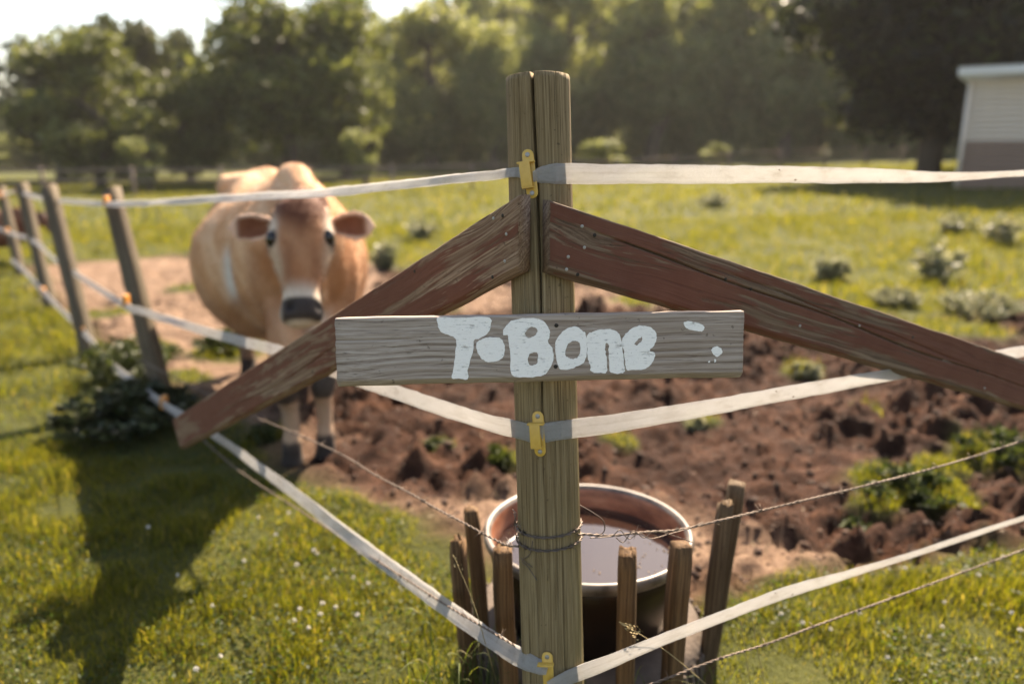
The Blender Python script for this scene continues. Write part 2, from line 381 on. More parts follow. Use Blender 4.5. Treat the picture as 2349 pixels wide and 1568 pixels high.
def post_mesh():
    k, n = 260, 190; th = np.linspace(0, 2 * np.pi, k, endpoint=False); s = np.linspace(-0.35, P_L, n)
    TH, S = np.meshgrid(th, s); R = post_r(S)
    # local angle -90 deg faces the camera
    def groove(tc, w, dep, s0, s1, fade=0.08):
        dth = (TH - tc + np.pi) % (2 * np.pi) - np.pi
        return dep * np.exp(-(dth / w) ** 2) * ss(s0 - fade, s0 + fade, S) * (1 - ss(s1 - fade, s1 + fade * 0.2 + 1e-4, S))
    main = np.radians(-97) + 0.05 * np.sin(S * 5.2 + 0.6) + 0.10 * ss(1.0, 1.5, S) * 0 + np.radians(-7) * ss(1.15, 1.56, S)
    R = R - groove(main, 0.024 + 0.012 * ss(1.2, 1.5, S), 0.024 * ss(0.75, 1.2, S), 0.74, 9.0)
    for deg, s0, s1, w, dp in ((-58, 0.9, 9, 0.012, 0.0035), (-70, -0.3, 0.85, 0.012, 0.004), (-84, -0.2, 0.66, 0.010, 0.003), (-118, 0.2, 0.9, 0.012, 0.004), (-136, -0.3, 0.55, 0.012, 0.004),
                              (-128, 1.05, 9, 0.010, 0.003), (-104, 0.1, 0.5, 0.010, 0.003), (-48, 0.1, 1.0, 0.010, 0.003), (-35, 0.5, 9, 0.012, 0.003), (-150, 0.6, 1.3, 0.01, 0.003), (-78, 0.42, 0.95, 0.011, 0.004)):
        R = R - groove(np.radians(deg) + 0.03 * np.sin(S * 3.1 + deg), w, dp, s0, s1)
    R = R + 0.0007 * fbm(TH * 26 + 3, S * 1.6, 3) + 0.0009 * fbm(TH * 3 + 8, S * 4, 2)
    V = np.stack([R * np.cos(TH), R * np.sin(TH), S], -1)
    V[-1, :, 2] += 0.0; V[-1, :, :2] *= 0.985
    V = V.reshape(-1, 3); I = np.arange(k * n).reshape(n, k); J = np.roll(I, -1, 1)
    F = [np.stack([I[:-1], J[:-1], J[1:], I[1:]], -1).reshape(-1, 4)]
    # sawn top: rings to the centre with a split that runs across
    rings = [I[-1]]; VV = [V]; cnt = len(V)
    for q in (0.8, 0.55, 0.3, 0.1):
        ring = V[I[-1]].copy(); ring[:, :2] *= q
        dth = (th - (main[-1, 0]) + np.pi) % (2 * np.pi) - np.pi
        ring[:, 2] -= 0.012 * np.exp(-(dth * q / 0.05) ** 2)
        VV.append(ring); rings.append(np.arange(cnt, cnt + k)); cnt += k
    for a, b in zip(rings[:-1], rings[1:]): F.append(np.stack([a, np.roll(a, -1), np.roll(b, -1), b], -1))
    F.append(rings[-1][None, :])
    me = mesh_np('shaft', np.concatenate(VV), F, True); return me
M_POST = wood('post_wood', 2, (0.06375, 0.0425, 0.01912), (0.1754, 0.1254, 0.06162), (0.3081, 0.2338, 0.1275), freq=120, wav=0.006, gdepth=0.0004, seed=1.3, ringy=0.22, green=((0.16, 0.14, 0.025), 5.0, -0.28))
obj('shaft', post_mesh(), M_POST, corner)

# ================================================================== PLANKS
def plank(L, w, t, sgn, shear0=0.0, cham=(0, 0), crack=None, seed=0, wav=0.0012, nz=70, step=0.012):
    """local X along, Z across; the show face lies at Y = sgn * t / 2. crack(x) -> (z, depth, width) or None"""
    rg = np.random.default_rng(seed); n = int(L / step) + 2; xs = np.linspace(0, L, n)
    zc = np.linspace(-w / 2, w / 2, nz); prof = []
    b = 0.0022
    for z in zc:
        e = w / 2 - abs(z); y = t / 2 - (b * (1 - min(e / b, 1)) ** 2 if e < b else 0); prof.append((z, y, 1))
    if cham[0]:
        pr = []
        for z, y, f in prof:
            dz = (-w / 2 + cham[0]) - z
            pr.append((z, y - max(0, dz) / cham[0] * cham[1], f))
        prof = pr
    prof += [(w / 2, -t / 2 + b, 0), (w / 2 - b, -t / 2, 0), (0, -t / 2, 0), (-w / 2 + b, -t / 2, 0), (-w / 2, -t / 2 + b, 0)]
    prof = np.array(prof); k = len(prof); V = np.zeros((n, k, 3)); ph = rg.random(8) * 50
    for i, x in enumerate(xs):
        z = prof[:, 0].copy(); y = prof[:, 1].copy(); f = prof[:, 2]
        top = ss(0.3 * w, 0.5 * w, z); bot = ss(0.3 * w, 0.5 * w, -z)
        z = z + top * wav * fbm(np.array([x * 14 + ph[0]]), np.array([ph[1]]), 3)[0] * 1.6 - bot * wav * fbm(np.array([x * 11 + ph[2]]), np.array([ph[3]]), 3)[0] * 2.2
        y = y + f * 0.0005 * fbm(np.full(k, x * 9 + ph[4]), z * 160, 2)
        if crack:
            for c in crack(x):
                if c: zz, dp, wd = c; y = y - f * dp * np.exp(-((prof[:, 0] - zz) / wd) ** 2)
        V[i, :, 0] = x + shear0 * prof[:, 0] * (1 - x / L) + 0.0012 * fbm(prof[:, 0] * 120 + ph[5], np.full(k, ph[6] + (x > L / 2)), 2) * (i in (0, n - 1))
        V[i, :, 1] = y * sgn; V[i, :, 2] = z
    V = V.reshape(-1, 3); I = np.arange(n * k).reshape(n, k); J = np.roll(I, -1, 1)
    F = [np.stack([I[:-1], I[1:], J[1:], J[:-1]], -1).reshape(-1, 4)]
    caps = [I[0], I[-1][::-1]]
    if sgn < 0: F = [f[:, ::-1] for f in F]; caps = [c[::-1] for c in caps]
    # caps as strips: front samples against the back line
    F += [c[None, :] for c in caps]
    me = mesh_np('board', V, F, False)
    bm = bmesh.new(); bm.from_mesh(me); bmesh.ops.recalc_face_normals(bm, faces=bm.faces); bm.to_mesh(me); bm.free()
    return me
def disc_mesh(r, h, k=14, dome=0.3):
    V = []; F = []; a = np.linspace(0, 2 * np.pi, k, endpoint=False)
    for q, z in ((1, 0), (1, h * 0.6), (0.75, h * (0.6 + 0.4 * dome)), (0.3, h)): V += [(r * q * c, r * q * s, z) for c, s in zip(np.cos(a), np.sin(a))]
    for i in range(3): F += [(i * k + j, i * k + (j + 1) % k, (i + 1) * k + (j + 1) % k, (i + 1) * k + j) for j in range(k)]
    F += [tuple(range(3 * k, 4 * k)), tuple(reversed(range(k)))]
    mb = MB(); mb.add(V, F); return mb.mesh('nail', True)
M_NAIL = plain('galvanised_nail', (0.33, 0.32, 0.30), 0.5, 0.7, 120, 0.3)
M_HOLE = plain('dark_screw', (0.035, 0.028, 0.022), 0.6, 0.6, 200, 0.4)
NAIL = disc_mesh(0.0032, 0.0014); SCREW = disc_mesh(0.0036, 0.0012)
def face_rot(sgn): return (math.pi / 2, 0, 0) if sgn < 0 else (-math.pi / 2, 0, 0)

def brace(name, label, A, azdeg, far, near_lo, w, t, sgn, seed, mat, crack, nails, extra=0.0):
    d = np.array([math.sin(math.radians(azdeg)), math.cos(math.radians(azdeg)), 0.0])
    T1 = onplane(*far, A, d); e = unit(T1 - A); L = float(np.linalg.norm(T1 - A)) + extra
    up = np.array([0, 0, 1.0]); zl = unit(up - e * (up @ e))
    k = (up @ e) / (up @ zl)
    nrm = np.cross(zl, e) * sgn                              # outward
    org = A - zl * w / 2 - nrm * t / 2 - e * k * w / 2
    root = thing(name, label, 'board', org, basis(e, zl))
    pk = obj('plank', plank(L, w, t, sgn, k, (0.012, 0.010), crack, seed), mat, root)
    for x, z, kind in nails:
        if kind == 'hole':
            q = obj('screw_head', SCREW, M_HOLE, pk, (x, sgn * (t / 2 - 0.0006), z), face_rot(sgn))
        else: q = obj('nail', NAIL, M_NAIL, pk, (x, sgn * (t / 2 - 0.0003), z), face_rot(sgn))
    return root, e, zl, org
RED, RED2 = (0.098, 0.031, 0.018), (0.165, 0.070, 0.045)
M_REDL = wood('worn_red_board', 0, (0.075, 0.040, 0.022), (0.19, 0.112, 0.068), (0.34, 0.235, 0.155), freq=95, wav=0.03, gdepth=0.0006, seed=3.1, paint=((0.115, 0.040, 0.023), 0.465, (0.18, 0.07, 0.042)), knots=0.018, ringy=0.45)
M_REDR = wood('red_brown_board', 0, (0.045, 0.026, 0.016), (0.125, 0.078, 0.050), (0.22, 0.155, 0.105), freq=80, wav=0.03, gdepth=0.0005, seed=8.4, paint=(RED, 0.45, RED2), knots=0.012, ringy=0.5)
lnails = [(0.03, 0.012, 'nail'), (0.055, -0.03, 'nail'), (0.025, 0.045, 'hole'), (0.10, -0.045, 'hole'), (0.33, 0.045, 'hole'), (0.36, -0.052, 'hole'), (0.05, 0.05, 'nail'), (1.6, 0.03, 'hole'), (0.9, -0.04, 'hole'), (1.9, -0.03, 'nail')]
brace('brace_board', 'weathered board with flaking red paint slanting down left in front of the cow', at(1190, 447, 1.315), -42.5, (400, 958), None, 0.1225, 0.028, 1, 5, M_REDL,
      lambda x: [(-0.012 + 0.012 * math.sin(x * 4), 0.004, 0.0016) if 0.75 < x < 1.7 else None], lnails)
def rcrack(x):
    z = 0.030 - 0.022 * x + 0.003 * math.sin(x * 11) + 0.004 * math.sin(x * 4)
    dp = 0.012 * float(ss(0.05, 0.22, x)) * (1 - 0.55 * float(ss(0.9, 1.5, x)))
    z2 = 0.052 - 0.035 * x + 0.002 * math.sin(x * 15)
    return [(z, dp, 0.0013), (z2, 0.005 * float(ss(0.3, 0.5, x)) * (1 - float(ss(1.1, 1.3, x))), 0.0011)]
rnails = [(0.055, 0.036, 'nail'), (0.072, 0.002, 'nail'), (0.046, -0.022, 'nail'), (0.05, -0.044, 'nail'), (0.085, 0.028, 'hole'), (0.075, -0.047, 'hole'), (0.40, 0.025, 'hole'), (0.47, 0.022, 'hole'), (0.40, -0.045, 'hole'),
          (0.63, -0.02, 'nail'), (0.80, 0.018, 'nail'), (0.98, 0.03, 'hole'), (1.25, 0.0, 'hole'), (1.3, -0.035, 'nail')]
brace('brace_board', 'cracked red brown board slanting down right from the corner post out of the frame', at(1262, 459, 1.305), 66, (2349, 826), None, 0.1225, 0.028, -1, 11, M_REDR, rcrack, rnails, extra=0.75)

# ================================================================== SIGN
S_C = at(1245, 798, 1.345)
s_x = unit(at(1708, 787, 1.375) - at(775, 806, 1.325)); s_up = P_AX
S_W, S_H, S_T = 0.716, 0.1205, 0.021
S_ORG = S_C - s_x * S_W / 2
sign = thing('name_sign', 'grey wooden name board hand painted with the white words T-Bone', 'sign', S_ORG, basis(s_x, s_up))
M_SIGN = wood('grey_sign_board', 0, (0.115, 0.080, 0.057), (0.31, 0.248, 0.20), (0.45, 0.385, 0.332), freq=105, wav=0.03, gdepth=0.0003, seed=5.7, knots=0.02, ringy=0.42)
sboard = obj('board', plank(S_W, S_H, S_T, -1, 0.0, (0.0115, 0.012), lambda x: [(-0.006 + 0.002 * math.sin(x * 20), 0.002, 0.0009) if x > 0.45 else (0.0215, 0.0018, 0.0008) if x < 0.12 else None], 21, 0.0010), M_SIGN, sign)
def suv(x, y):
    u = (x - 54) / 2214.0; tp = 128 - 38 * u; bt = 497 - 50 * u
    return u * S_W, S_H / 2 - (y - tp) / (bt - tp) * S_H
LET = {
 'T': [[(598, 124), (700, 126), (865, 122), (878, 165), (862, 205), (815, 235), (786, 246), (783, 300), (766, 345), (753, 400), (748, 450), (700, 447), (665, 445), (672, 400), (683, 330), (690, 240), (650, 215), (612, 200), (598, 165)]],
 'dash': [[(800, 262), (830, 237), (880, 229), (930, 235), (950, 270), (948, 320), (920, 350), (870, 361), (830, 345), (806, 310)]],
 'B': [[(945, 190), (975, 150), (1030, 131), (1100, 127), (1160, 140), (1190, 180), (1196, 215), (1186, 250), (1210, 290), (1215, 350), (1190, 400), (1160, 430), (1100, 440), (1010, 440), (985, 415), (981, 330), (972, 250), (968, 217), (945, 217)],
       [(1062, 205), (1092, 173), (1125, 186), (1122, 214), (1090, 231), (1066, 222)], [(1078, 335), (1092, 312), (1128, 310), (1130, 350), (1118, 374), (1082, 373)]],
 'o': [[(1225, 270), (1245, 220), (1290, 182), (1340, 173), (1375, 195), (1393, 220), (1398, 300), (1383, 360), (1340, 385), (1290, 402), (1250, 395), (1232, 350)], [(1280, 305), (1295, 264), (1325, 247), (1355, 256), (1362, 300), (1345, 335), (1310, 342), (1285, 330)]],
 'n': [[(1398, 222), (1425, 200), (1480, 188), (1530, 186), (1572, 205), (1588, 250), (1596, 300), (1602, 360), (1607, 410), (1580, 421), (1530, 415), (1522, 380), (1516, 300), (1517, 266), (1501, 264), (1498, 300), (1509, 350), (1506, 414), (1470, 417), (1422, 411), (1414, 370), (1404, 345), (1401, 290)]],
 'e': [[(1592, 245), (1622, 200), (1672, 169), (1730, 171), (1774, 196), (1779, 240), (1765, 275), (1744, 300), (1768, 306), (1774, 330), (1755, 370), (1715, 398), (1660, 402), (1617, 399), (1609, 350), (1600, 300)], [(1660, 263), (1680, 238), (1700, 226), (1703, 240), (1686, 262), (1667, 269)]],
 'stroke': [[(1930, 150), (1960, 144), (2000, 150), (2035, 160), (2048, 178), (2032, 197), (1990, 192), (1945, 180)]],
 'blot': [[(2090, 292), (2115, 276), (2140, 285), (2150, 310), (2125, 332), (2102, 320)]],
 'fleck': [[(2074, 358), (2082, 354), (2084, 361), (2076, 364)]], 'fleck2': [[(2106, 350), (2112, 344), (2116, 356), (2109, 362)]],
}
m, nt, p, out = new_mat('white_brush_paint'); co = objco(nt)
pn = noise(nt, mapping(nt, co, (60, 300, 420)), 1.0, 5, 0.7); ps = noise(nt, co, 320, 3)
c = mix(nt, ramp(nt, pn, [(0.30, (0, 0, 0)), (0.42, (1, 1, 1))]), (0.60, 0.555, 0.51), (0.87, 0.835, 0.78))
c = mix(nt, ramp(nt, ps, [(0.27, (1, 1, 1)), (0.33, (0, 0, 0))]), c, (0.36, 0.31, 0.28))
nt.links.new(c, p.inputs['Base Color']); p.inputs['Roughness'].default_value = 0.7; bump(nt, pn, 0.6, 0.0012, p); M_WHITE = m
dry = noise(nt, mapping(nt, co, (35, 260, 300), (3, 1, 2)), 1.0, 6, 0.75); dry2 = noise(nt, co, 38, 3)
al = ramp(nt, mth(nt, 'ADD', mth(nt, 'MULTIPLY', dry, .62), mth(nt, 'MULTIPLY', dry2, .38)), [(0.565, (0, 0, 0)), (0.64, (.85, .85, .85))])
tpn = nd(nt, 'ShaderNodeBsdfTransparent'); mxs = nd(nt, 'ShaderNodeMixShader'); nt.links.new(al, mxs.inputs[0]); nt.links.new(p.outputs[0], mxs.inputs[1]); nt.links.new(tpn.outputs[0], mxs.inputs[2]); nt.links.new(mxs.outputs[0], out.inputs[0])
def letter(nm, loops):
    cu = bpy.data.curves.new(nm, 'CURVE'); cu.dimensions = '2D'; cu.fill_mode = 'BOTH'; cu.extrude = 0.0003
    for lp in loops:
        q = catmull(np.array([suv(*a) for a in lp]), 7, True); j = RNG.normal(0, 1, q.shape) * 0.00042; j = (j + np.roll(j, 1, 0)) * 0.7
        q = q + j; s = cu.splines.new('POLY'); s.points.add(len(q) - 1); s.use_cyclic_u = True
        for pt, v in zip(s.points, q): pt.co = (v[0], v[1], 0, 1)
    t = bpy.data.objects.new(nm, cu); COL.objects.link(t); dg = bpy.context.evaluated_depsgraph_get()
    me = bpy.data.meshes.new_from_object(t.evaluated_get(dg)); bpy.data.objects.remove(t); return me
for nm, lp in LET.items():
    o_ = obj({'T': 'letter', 'B': 'letter', 'o': 'letter', 'n': 'letter', 'e': 'letter', 'dash': 'dash'}.get(nm, 'paint_mark'), letter(nm, lp), M_WHITE, sboard, (0, -S_T / 2 - 0.0005, 0), (math.pi / 2, 0, 0))
for px, py in ((1232, 166), (1227, 385)):
    u, v = suv(px, py); obj('screw', SCREW, M_HOLE, sboard, (u, -S_T / 2 - 0.0002, v), (math.pi / 2, 0, 0), )

# ================================================================== INSULATORS
m, nt, p, out = new_mat('yellow_plastic'); co = objco(nt)
nt.links.new(mix(nt, noise(nt, co, 90, 4), (0.50, 0.29, 0.045), (0.66, 0.42, 0.09)), p.inputs['Base Color']); p.inputs['Roughness'].default_value = 0.42
p.inputs['Subsurface Weight'].default_value = 0.08; p.inputs['Subsurface Radius'].default_value = (0.004, 0.003, 0.001); M_YEL = m
def tab_mesh(w, h, t):
    a = np.linspace(0, np.pi, 9); top = [(w / 2 * math.cos(q), h / 2 - w / 2 + w / 2 * math.sin(q)) for q in a]; bot = [(-x, -z) for x, z in top]
    ring = top + bot; n = len(ring); V = [(x, 0, z) for x, z in ring] + [(x, -t, z) for x, z in ring]
    F = [tuple(range(n)), tuple(reversed(range(n, 2 * n)))] + [(i, n + i, n + (i + 1) % n, (i + 1) % n) for i in range(n)]
    mb = MB(); mb.add(V, F); me = mb.mesh('tab'); bm = bmesh.new(); bm.from_mesh(me); bmesh.ops.recalc_face_normals(bm, faces=bm.faces); bm.to_mesh(me); bm.free(); return bevel_mesh(me, 0.0006, 1)
def bevbox(name, size, w=0.0006, seg=2):
    V, F = box_vf((0, 0, 0), size); mb = MB(); mb.add(V, F); me = mb.mesh(name)
    bm = bmesh.new(); bm.from_mesh(me); bmesh.ops.recalc_face_normals(bm, faces=bm.faces); bm.to_mesh(me); bm.free(); return bevel_mesh(me, w, seg)
TAB = tab_mesh(0.021, 0.086, 0.0035); CLIP = bevbox('clip', (0.0195, 0.004, 0.043)); LEDGE = bevbox('ledge', (0.031, 0.012, 0.0035)); FOOT = bevbox('foot', (0.0195, 0.012, 0.003)); BIGNAIL = disc_mesh(0.0043, 0.0016)
def insulator(px, py, label, tilt, openclip=False):
    q, n = on_post(px, py, 0.0015); x = unit(np.cross(P_AX, -n)); x = -x if x[0] < 0 else x
    z = math.cos(tilt) * P_AX + math.sin(tilt) * x
    t = thing('tape_insulator', label, 'insulator', q, basis(unit(np.cross(-n, z)) if np.cross(-n, z)[0] > 0 else -unit(np.cross(-n, z)), z), group='yellow insulators on the corner post')
    bp_ = obj('back_plate', TAB, M_YEL, t)
    for s in (1, -1): obj('nail', BIGNAIL, M_NAIL, bp_, (0, -0.0033, s * 0.0335), (math.pi / 2, 0, 0))
    obj('hinge_ledge', LEDGE, M_YEL, t, (-0.003, -0.009, 0.0205))
    if not openclip:
        cl0 = obj('clip', CLIP, M_YEL, t, (-0.0045, -0.0145, -0.001)); obj('clip_foot', FOOT, M_YEL, cl0, (0, 0.005, -0.0225))
    return t
insulator(1216, 399, 'yellow plastic insulator gripping the knotted top tape above the red boards', -0.10)
insulator(1237, 994, 'yellow plastic insulator gripping the middle tape just below the name sign', -0.04)
insulator(1258, 1540, 'yellow plastic insulator with its clip open at the very bottom of the photo', -0.03, True)

# ================================================================== FENCE LINES
DL = np.array([-math.sin(math.radians(38.5)), math.cos(math.radians(38.5)), 0]); DR = np.array([math.sin(math.radians(66)), math.cos(math.radians(66)), 0])
def lineL(px, py, z): return onplane(px, py, post_c(z) + np.array([0, -0.045, 0]), DL)
def lineR(px, py, z): return onplane(px, py, post_c(z) + np.array([0, -0.045, 0]), DR)
m, nt, p, out = new_mat('woven_white_tape'); uv = nd(nt, 'ShaderNodeAttribute', attribute_name='tape_uv').outputs['Vector']
w1 = nd(nt, 'ShaderNodeTexWave', wave_type='BANDS', bands_direction='X', inp={'Scale': 160.0, 'Distortion': 0.6, 'Detail': 1.0}); nt.links.new(uv, w1.inputs[0])
w2 = nd(nt, 'ShaderNodeTexWave', wave_type='BANDS', bands_direction='Y', inp={'Scale': 150.0, 'Distortion': 0.4, 'Detail': 1.0}); nt.links.new(uv, w2.inputs[0])
dn = noise(nt, mapping(nt, uv, (18, 45, 1)), 1.0, 5, 0.65); sm = noise(nt, mapping(nt, uv, (3.0, 260, 1)), 1.0, 3)
c = ramp(nt, dn, [(0.30, (0.496, 0.46, 0.424)), (0.45, (0.624, 0.604, 0.58)), (0.7, (0.688, 0.676, 0.66))])
c = mix(nt, ramp(nt, sm, [(0.56, (0, 0, 0)), (0.68, (0.2, 0.2, 0.2))]), c, (0.40, 0.35, 0.30))
c = mix(nt, ramp(nt, noise(nt, mapping(nt, uv, (60, 60, 1)), 1.0, 2), [(0.72, (0, 0, 0)), (0.76, (1, 1, 1))]), c, (0.16, 0.12, 0.09))
nt.links.new(c, p.inputs['Base Color']); p.inputs['Roughness'].default_value = 0.55
hh = mth(nt, 'ADD', w1.outputs[1], w2.outputs[1]); bump(nt, hh, 0.8, 0.0012, p)
tr = nd(nt, 'ShaderNodeBsdfTranslucent'); nt.links.new(c, tr.inputs[0]); tp = nd(nt, 'ShaderNodeBsdfTransparent')
m1 = nd(nt, 'ShaderNodeMixShader'); m1.inputs[0].default_value = 0.38; nt.links.new(p.outputs[0], m1.inputs[1]); nt.links.new(tr.outputs[0], m1.inputs[2])
holes = mth(nt, 'MULTIPLY', ramp(nt, hh, [(0.55, (1, 1, 1)), (1.15, (0, 0, 0))]), 0.80)
holes = mth(nt, 'MAXIMUM', holes, 0.16); m2 = nd(nt, 'ShaderNodeMixShader'); nt.links.new(holes, m2.inputs[0]); nt.links.new(m1.outputs[0], m2.inputs[1]); nt.links.new(tp.outputs[0], m2.inputs[2]); nt.links.new(m2.outputs[0], out.inputs[0]); M_TAPE = m
def ribbon(pts, wid, twist, step=0.012, bow=0.0):
    """pts (n,3), wid (n,), twist (n,) angle from upright about the run of the tape"""
    Q = catmull(np.column_stack([pts, wid, twist]), 10); Q = resample(Q, step) if True else Q
    P = Q[:, :3]; W = Q[:, 3]; A = Q[:, 4]; T, _, _ = frames(P); up = np.array([0, 0, 1.0])
    U = up - T * (T @ up)[:, None]; U /= np.linalg.norm(U, axis=1)[:, None]; S = np.cross(T, U)
    ln = np.concatenate([[0], np.cumsum(np.linalg.norm(np.diff(P, axis=0), axis=1))])
    A = A + 0.26 * fbm(ln * 2.6 + P[0, 0] * 9, ln * 0 + 2.2, 2)
    D = np.cos(A)[:, None] * U + np.sin(A)[:, None] * S; Nn = np.cross(T, D)
    P = P + U * (0.0028 * fbm(ln * 5, ln * 0 + 5, 2))[:, None]
    js = np.linspace(-0.5, 0.5, 6); n = len(P); V = []; UV = []
    for side in (1, -1):
        for j in js:
            cur = (0.25 - j * j) * bow
            fr = 0.0011 * fbm(ln * 45 + j * 9, ln * 0 + 1, 2) if abs(j) == 0.5 else 0 * ln
            V.append(P + D * (W * j * (1 - 0.0) + fr)[:, None] + Nn * (cur + side * 0.0004)); UV.append(np.stack([ln, W * j + 0.5, 0 * ln], 1))
    V = np.stack(V, 1); UV = np.stack(UV, 1); I = np.arange(n * 12).reshape(n, 12); F = []
    order = list(range(6)) + list(range(11, 5, -1))
    for a, b in zip(order, order[1:] + order[:1]): F.append(np.stack([I[:-1, a], I[:-1, b], I[1:, b], I[1:, a]], -1))
    return V.reshape(-1, 3), np.concatenate(F), UV.reshape(-1, 3)
def tape(name, label, runs):
    root = thing(name, label, 'tape', runs[0][0][0], group='white electric fence tapes')
    o0 = np.array(runs[0][0][0])
    for nm, (pts, wid, tw) in zip(('left_run', 'right_run', 'loop'), runs):
        V, F, UV = ribbon(np.array(pts), np.array(wid), np.array(tw), 0.010)
        me = mesh_np(nm, V - o0, [F], True); a = me.attributes.new('tape_uv', 'FLOAT_VECTOR', 'POINT'); a.data.foreach_set('vector', UV.astype(np.float32).ravel())
        obj(nm, me, M_TAPE, root)
    return root
def run(fn, z, lead, px):
    pts = [on_post(x, y, l)[0] for x, y, l in lead] + [fn(x, y, z) for x, y in px]
    return pts
W = 0.0365
# top tape
pl = run(lineL, 1.37, [(1207, 396, 0.010), (1190, 395, 0.005), (1168, 396, 0.004)], [(1127, 401), (1000, 414), (760, 440), (500, 456), (370, 464), (242, 467), (100, 456), (40, 440), (5, 447), (-60, 470)])
pr = run(lineR, 1.37, [(1222, 405, 0.012), (1240, 401, 0.005), (1275, 398, 0.004), (1300, 398, 0.004)], [(1450, 398), (1700, 400), (2000, 403), (2200, 405), (2349, 398), (2500, 394), (2800, 385)])
tape('electric_tape', 'topmost white fence tape, knotted at the upper yellow insulator', [(pl, [W * .55, W * .5, W * .5] + [W * .55, W * .7] + [W] * 8, [0.2, .2, .3, .5, .8, .85, .8, .7, .6, .5, .7, .9, .9]),
      (pr, [W * .5, W * .75, W, W] + [W] * 7, [0.3, .15, .05, .05, .1, .3, .5, .85, 1.1, .9, .6])])
# middle tape
pl = run(lineL, 0.9, [(1228, 996, 0.007), (1205, 990, 0.004), (1186, 985, 0.004)], [(1100, 962), (1000, 930), (845, 878), (640, 805), (500, 768), (330, 715), (275, 693), (130, 597), (75, 552), (10, 530), (-60, 500)])
pr = run(lineR, 0.9, [(1240, 996, 0.007), (1256, 991, 0.004), (1290, 986, 0.004), (1312, 983, 0.004)], [(1500, 955), (1750, 912), (2050, 858), (2349, 806), (2500, 780), (2800, 730)])
tape('electric_tape', 'middle white fence tape passing behind the boards below the name sign', [(pl, [W] * 14, [0, 0, 0, .1, .15, .2, .3, .4, .5, .6, .5, .6, .7, .8]), (pr, [W] * 10, [0, 0, 0, 0, .08, .2, .25, .3, .3, .3])])
# bottom tape
pl = run(lineL, 0.38, [(1256, 1532, 0.010), (1235, 1526, 0.005), (1205, 1512, 0.003)], [(1150, 1480), (1060, 1418), (900, 1303), (800, 1228), (700, 1150), (600, 1075), (480, 990), (380, 930), (330, 893), (250, 830), (195, 765), (105, 675), (60, 625), (25, 595)])
pr = run(lineR, 0.36, [(1262, 1578, 0.014), (1290, 1560, 0.008), (1318, 1546, 0.004)], [(1400, 1515), (1560, 1450), (1800, 1360), (2000, 1300), (2349, 1188), (2500, 1140), (2800, 1045)])
lp = [on_post(1258, y, l)[0] for y, l in ((1530, 0.010), (1545, 0.015), (1565, 0.016), (1590, 0.014))]
lp2 = np.array(lp)
tape('electric_tape', 'lowest white fence tape running close above the grass', [(pl, [W * .6, W * .8] + [W] * 15, [.9, .5, .5, .75, .9, .9, .6, .45, .3, .2, .4, .6, .6, .5, .7, .8, .8]), (pr, [W] * 10, [.1, .1, .15, .2, .25, .2, .35, .55, .6, .6])])

# ------------------------------------------------------------------ barbed wire
M_WIRE = plain('rusty_wire', (0.13, 0.098, 0.078), 0.55, 0.55, 160, 0.45)
def twist_vf(P, r=0.0014, off=0.0015, pitch=0.03, ph=0.0, step=0.0035):
    P = resample(catmull(P, 10), step); T, N, B = frames(P); ln = np.concatenate([[0], np.cumsum(np.linalg.norm(np.diff(P, axis=0), axis=1))])
    out_ = []
    for q in (0, np.pi):
        a = ln / pitch * 2 * np.pi + q + ph
        out_.append(tube_vf(P + off * (np.cos(a)[:, None] * N + np.sin(a)[:, None] * B), r, 5))
    return out_, P, T, N, B, ln
def barb_mesh(seed):
    rg = np.random.default_rng(seed); mb = MB(); r = 0.0008
    a = np.linspace(0, 2 * np.pi * 2.2, 22); x = np.linspace(-0.003, 0.003, 22)
    c = np.stack([x, 0.0032 * np.cos(a), 0.0032 * np.sin(a)], 1)
    t0 = c[0] + np.array([-0.003, *(unit(rg.normal(0, 1, 2)) * 0.0175)]); t1 = c[-1] + np.array([0.003, *(unit(rg.normal(0, 1, 2)) * 0.0175)])
    mb.add(*tube_vf(np.vstack([t0, c, t1]), np.r_[0.0003, np.full(22, r), 0.0003], 4))
    u = unit(rg.normal(0, 1, 2)) * 0.0175; mb.add(*tube_vf([(0.002, -u[0], -u[1]), (0, 0.002, 0.002), (-0.002, u[0] * .8, u[1])], [0.0003, r, 0.0003], 4))
    return mb.mesh('barb')
BARBS = [barb_mesh(i) for i in range(5)]
def wire(label, paths, extra=(), gap=0.105):
    o0 = np.array(paths[0][0][0]); root = thing('barbed_wire', label, 'barbed wire', o0)
    for nm, pts, barbed in [(a, b, c_) for b, a, c_ in paths]:
        tv, P, T, N, B, ln = twist_vf(np.array(pts), pitch=0.034); mb = MB()
        for V, F in tv: mb.add(V - o0, F)
        strand = mb.build(nm, M_WIRE, root, True)
        if barbed:
            s = barbed if barbed is not True else 0.03
            while s < ln[-1] - 0.01:
                i = int(np.searchsorted(ln, s)); i = min(i, len(P) - 1)
                obj('barb', BARBS[RNG.integers(5)], M_WIRE, strand, P[i] - o0, basis(T[i], N[i] * math.cos(s * 31) + B[i] * math.sin(s * 31)))
                s += gap * RNG.uniform(0.85, 1.2)
    for pts, r in extra:
        mb = MB(); V, F = tube_vf(resample(catmull(np.array(pts), 8), 0.003), r, 5); mb.add(V - o0, F); mb.build('loose_end', M_WIRE, root, True)
    return root
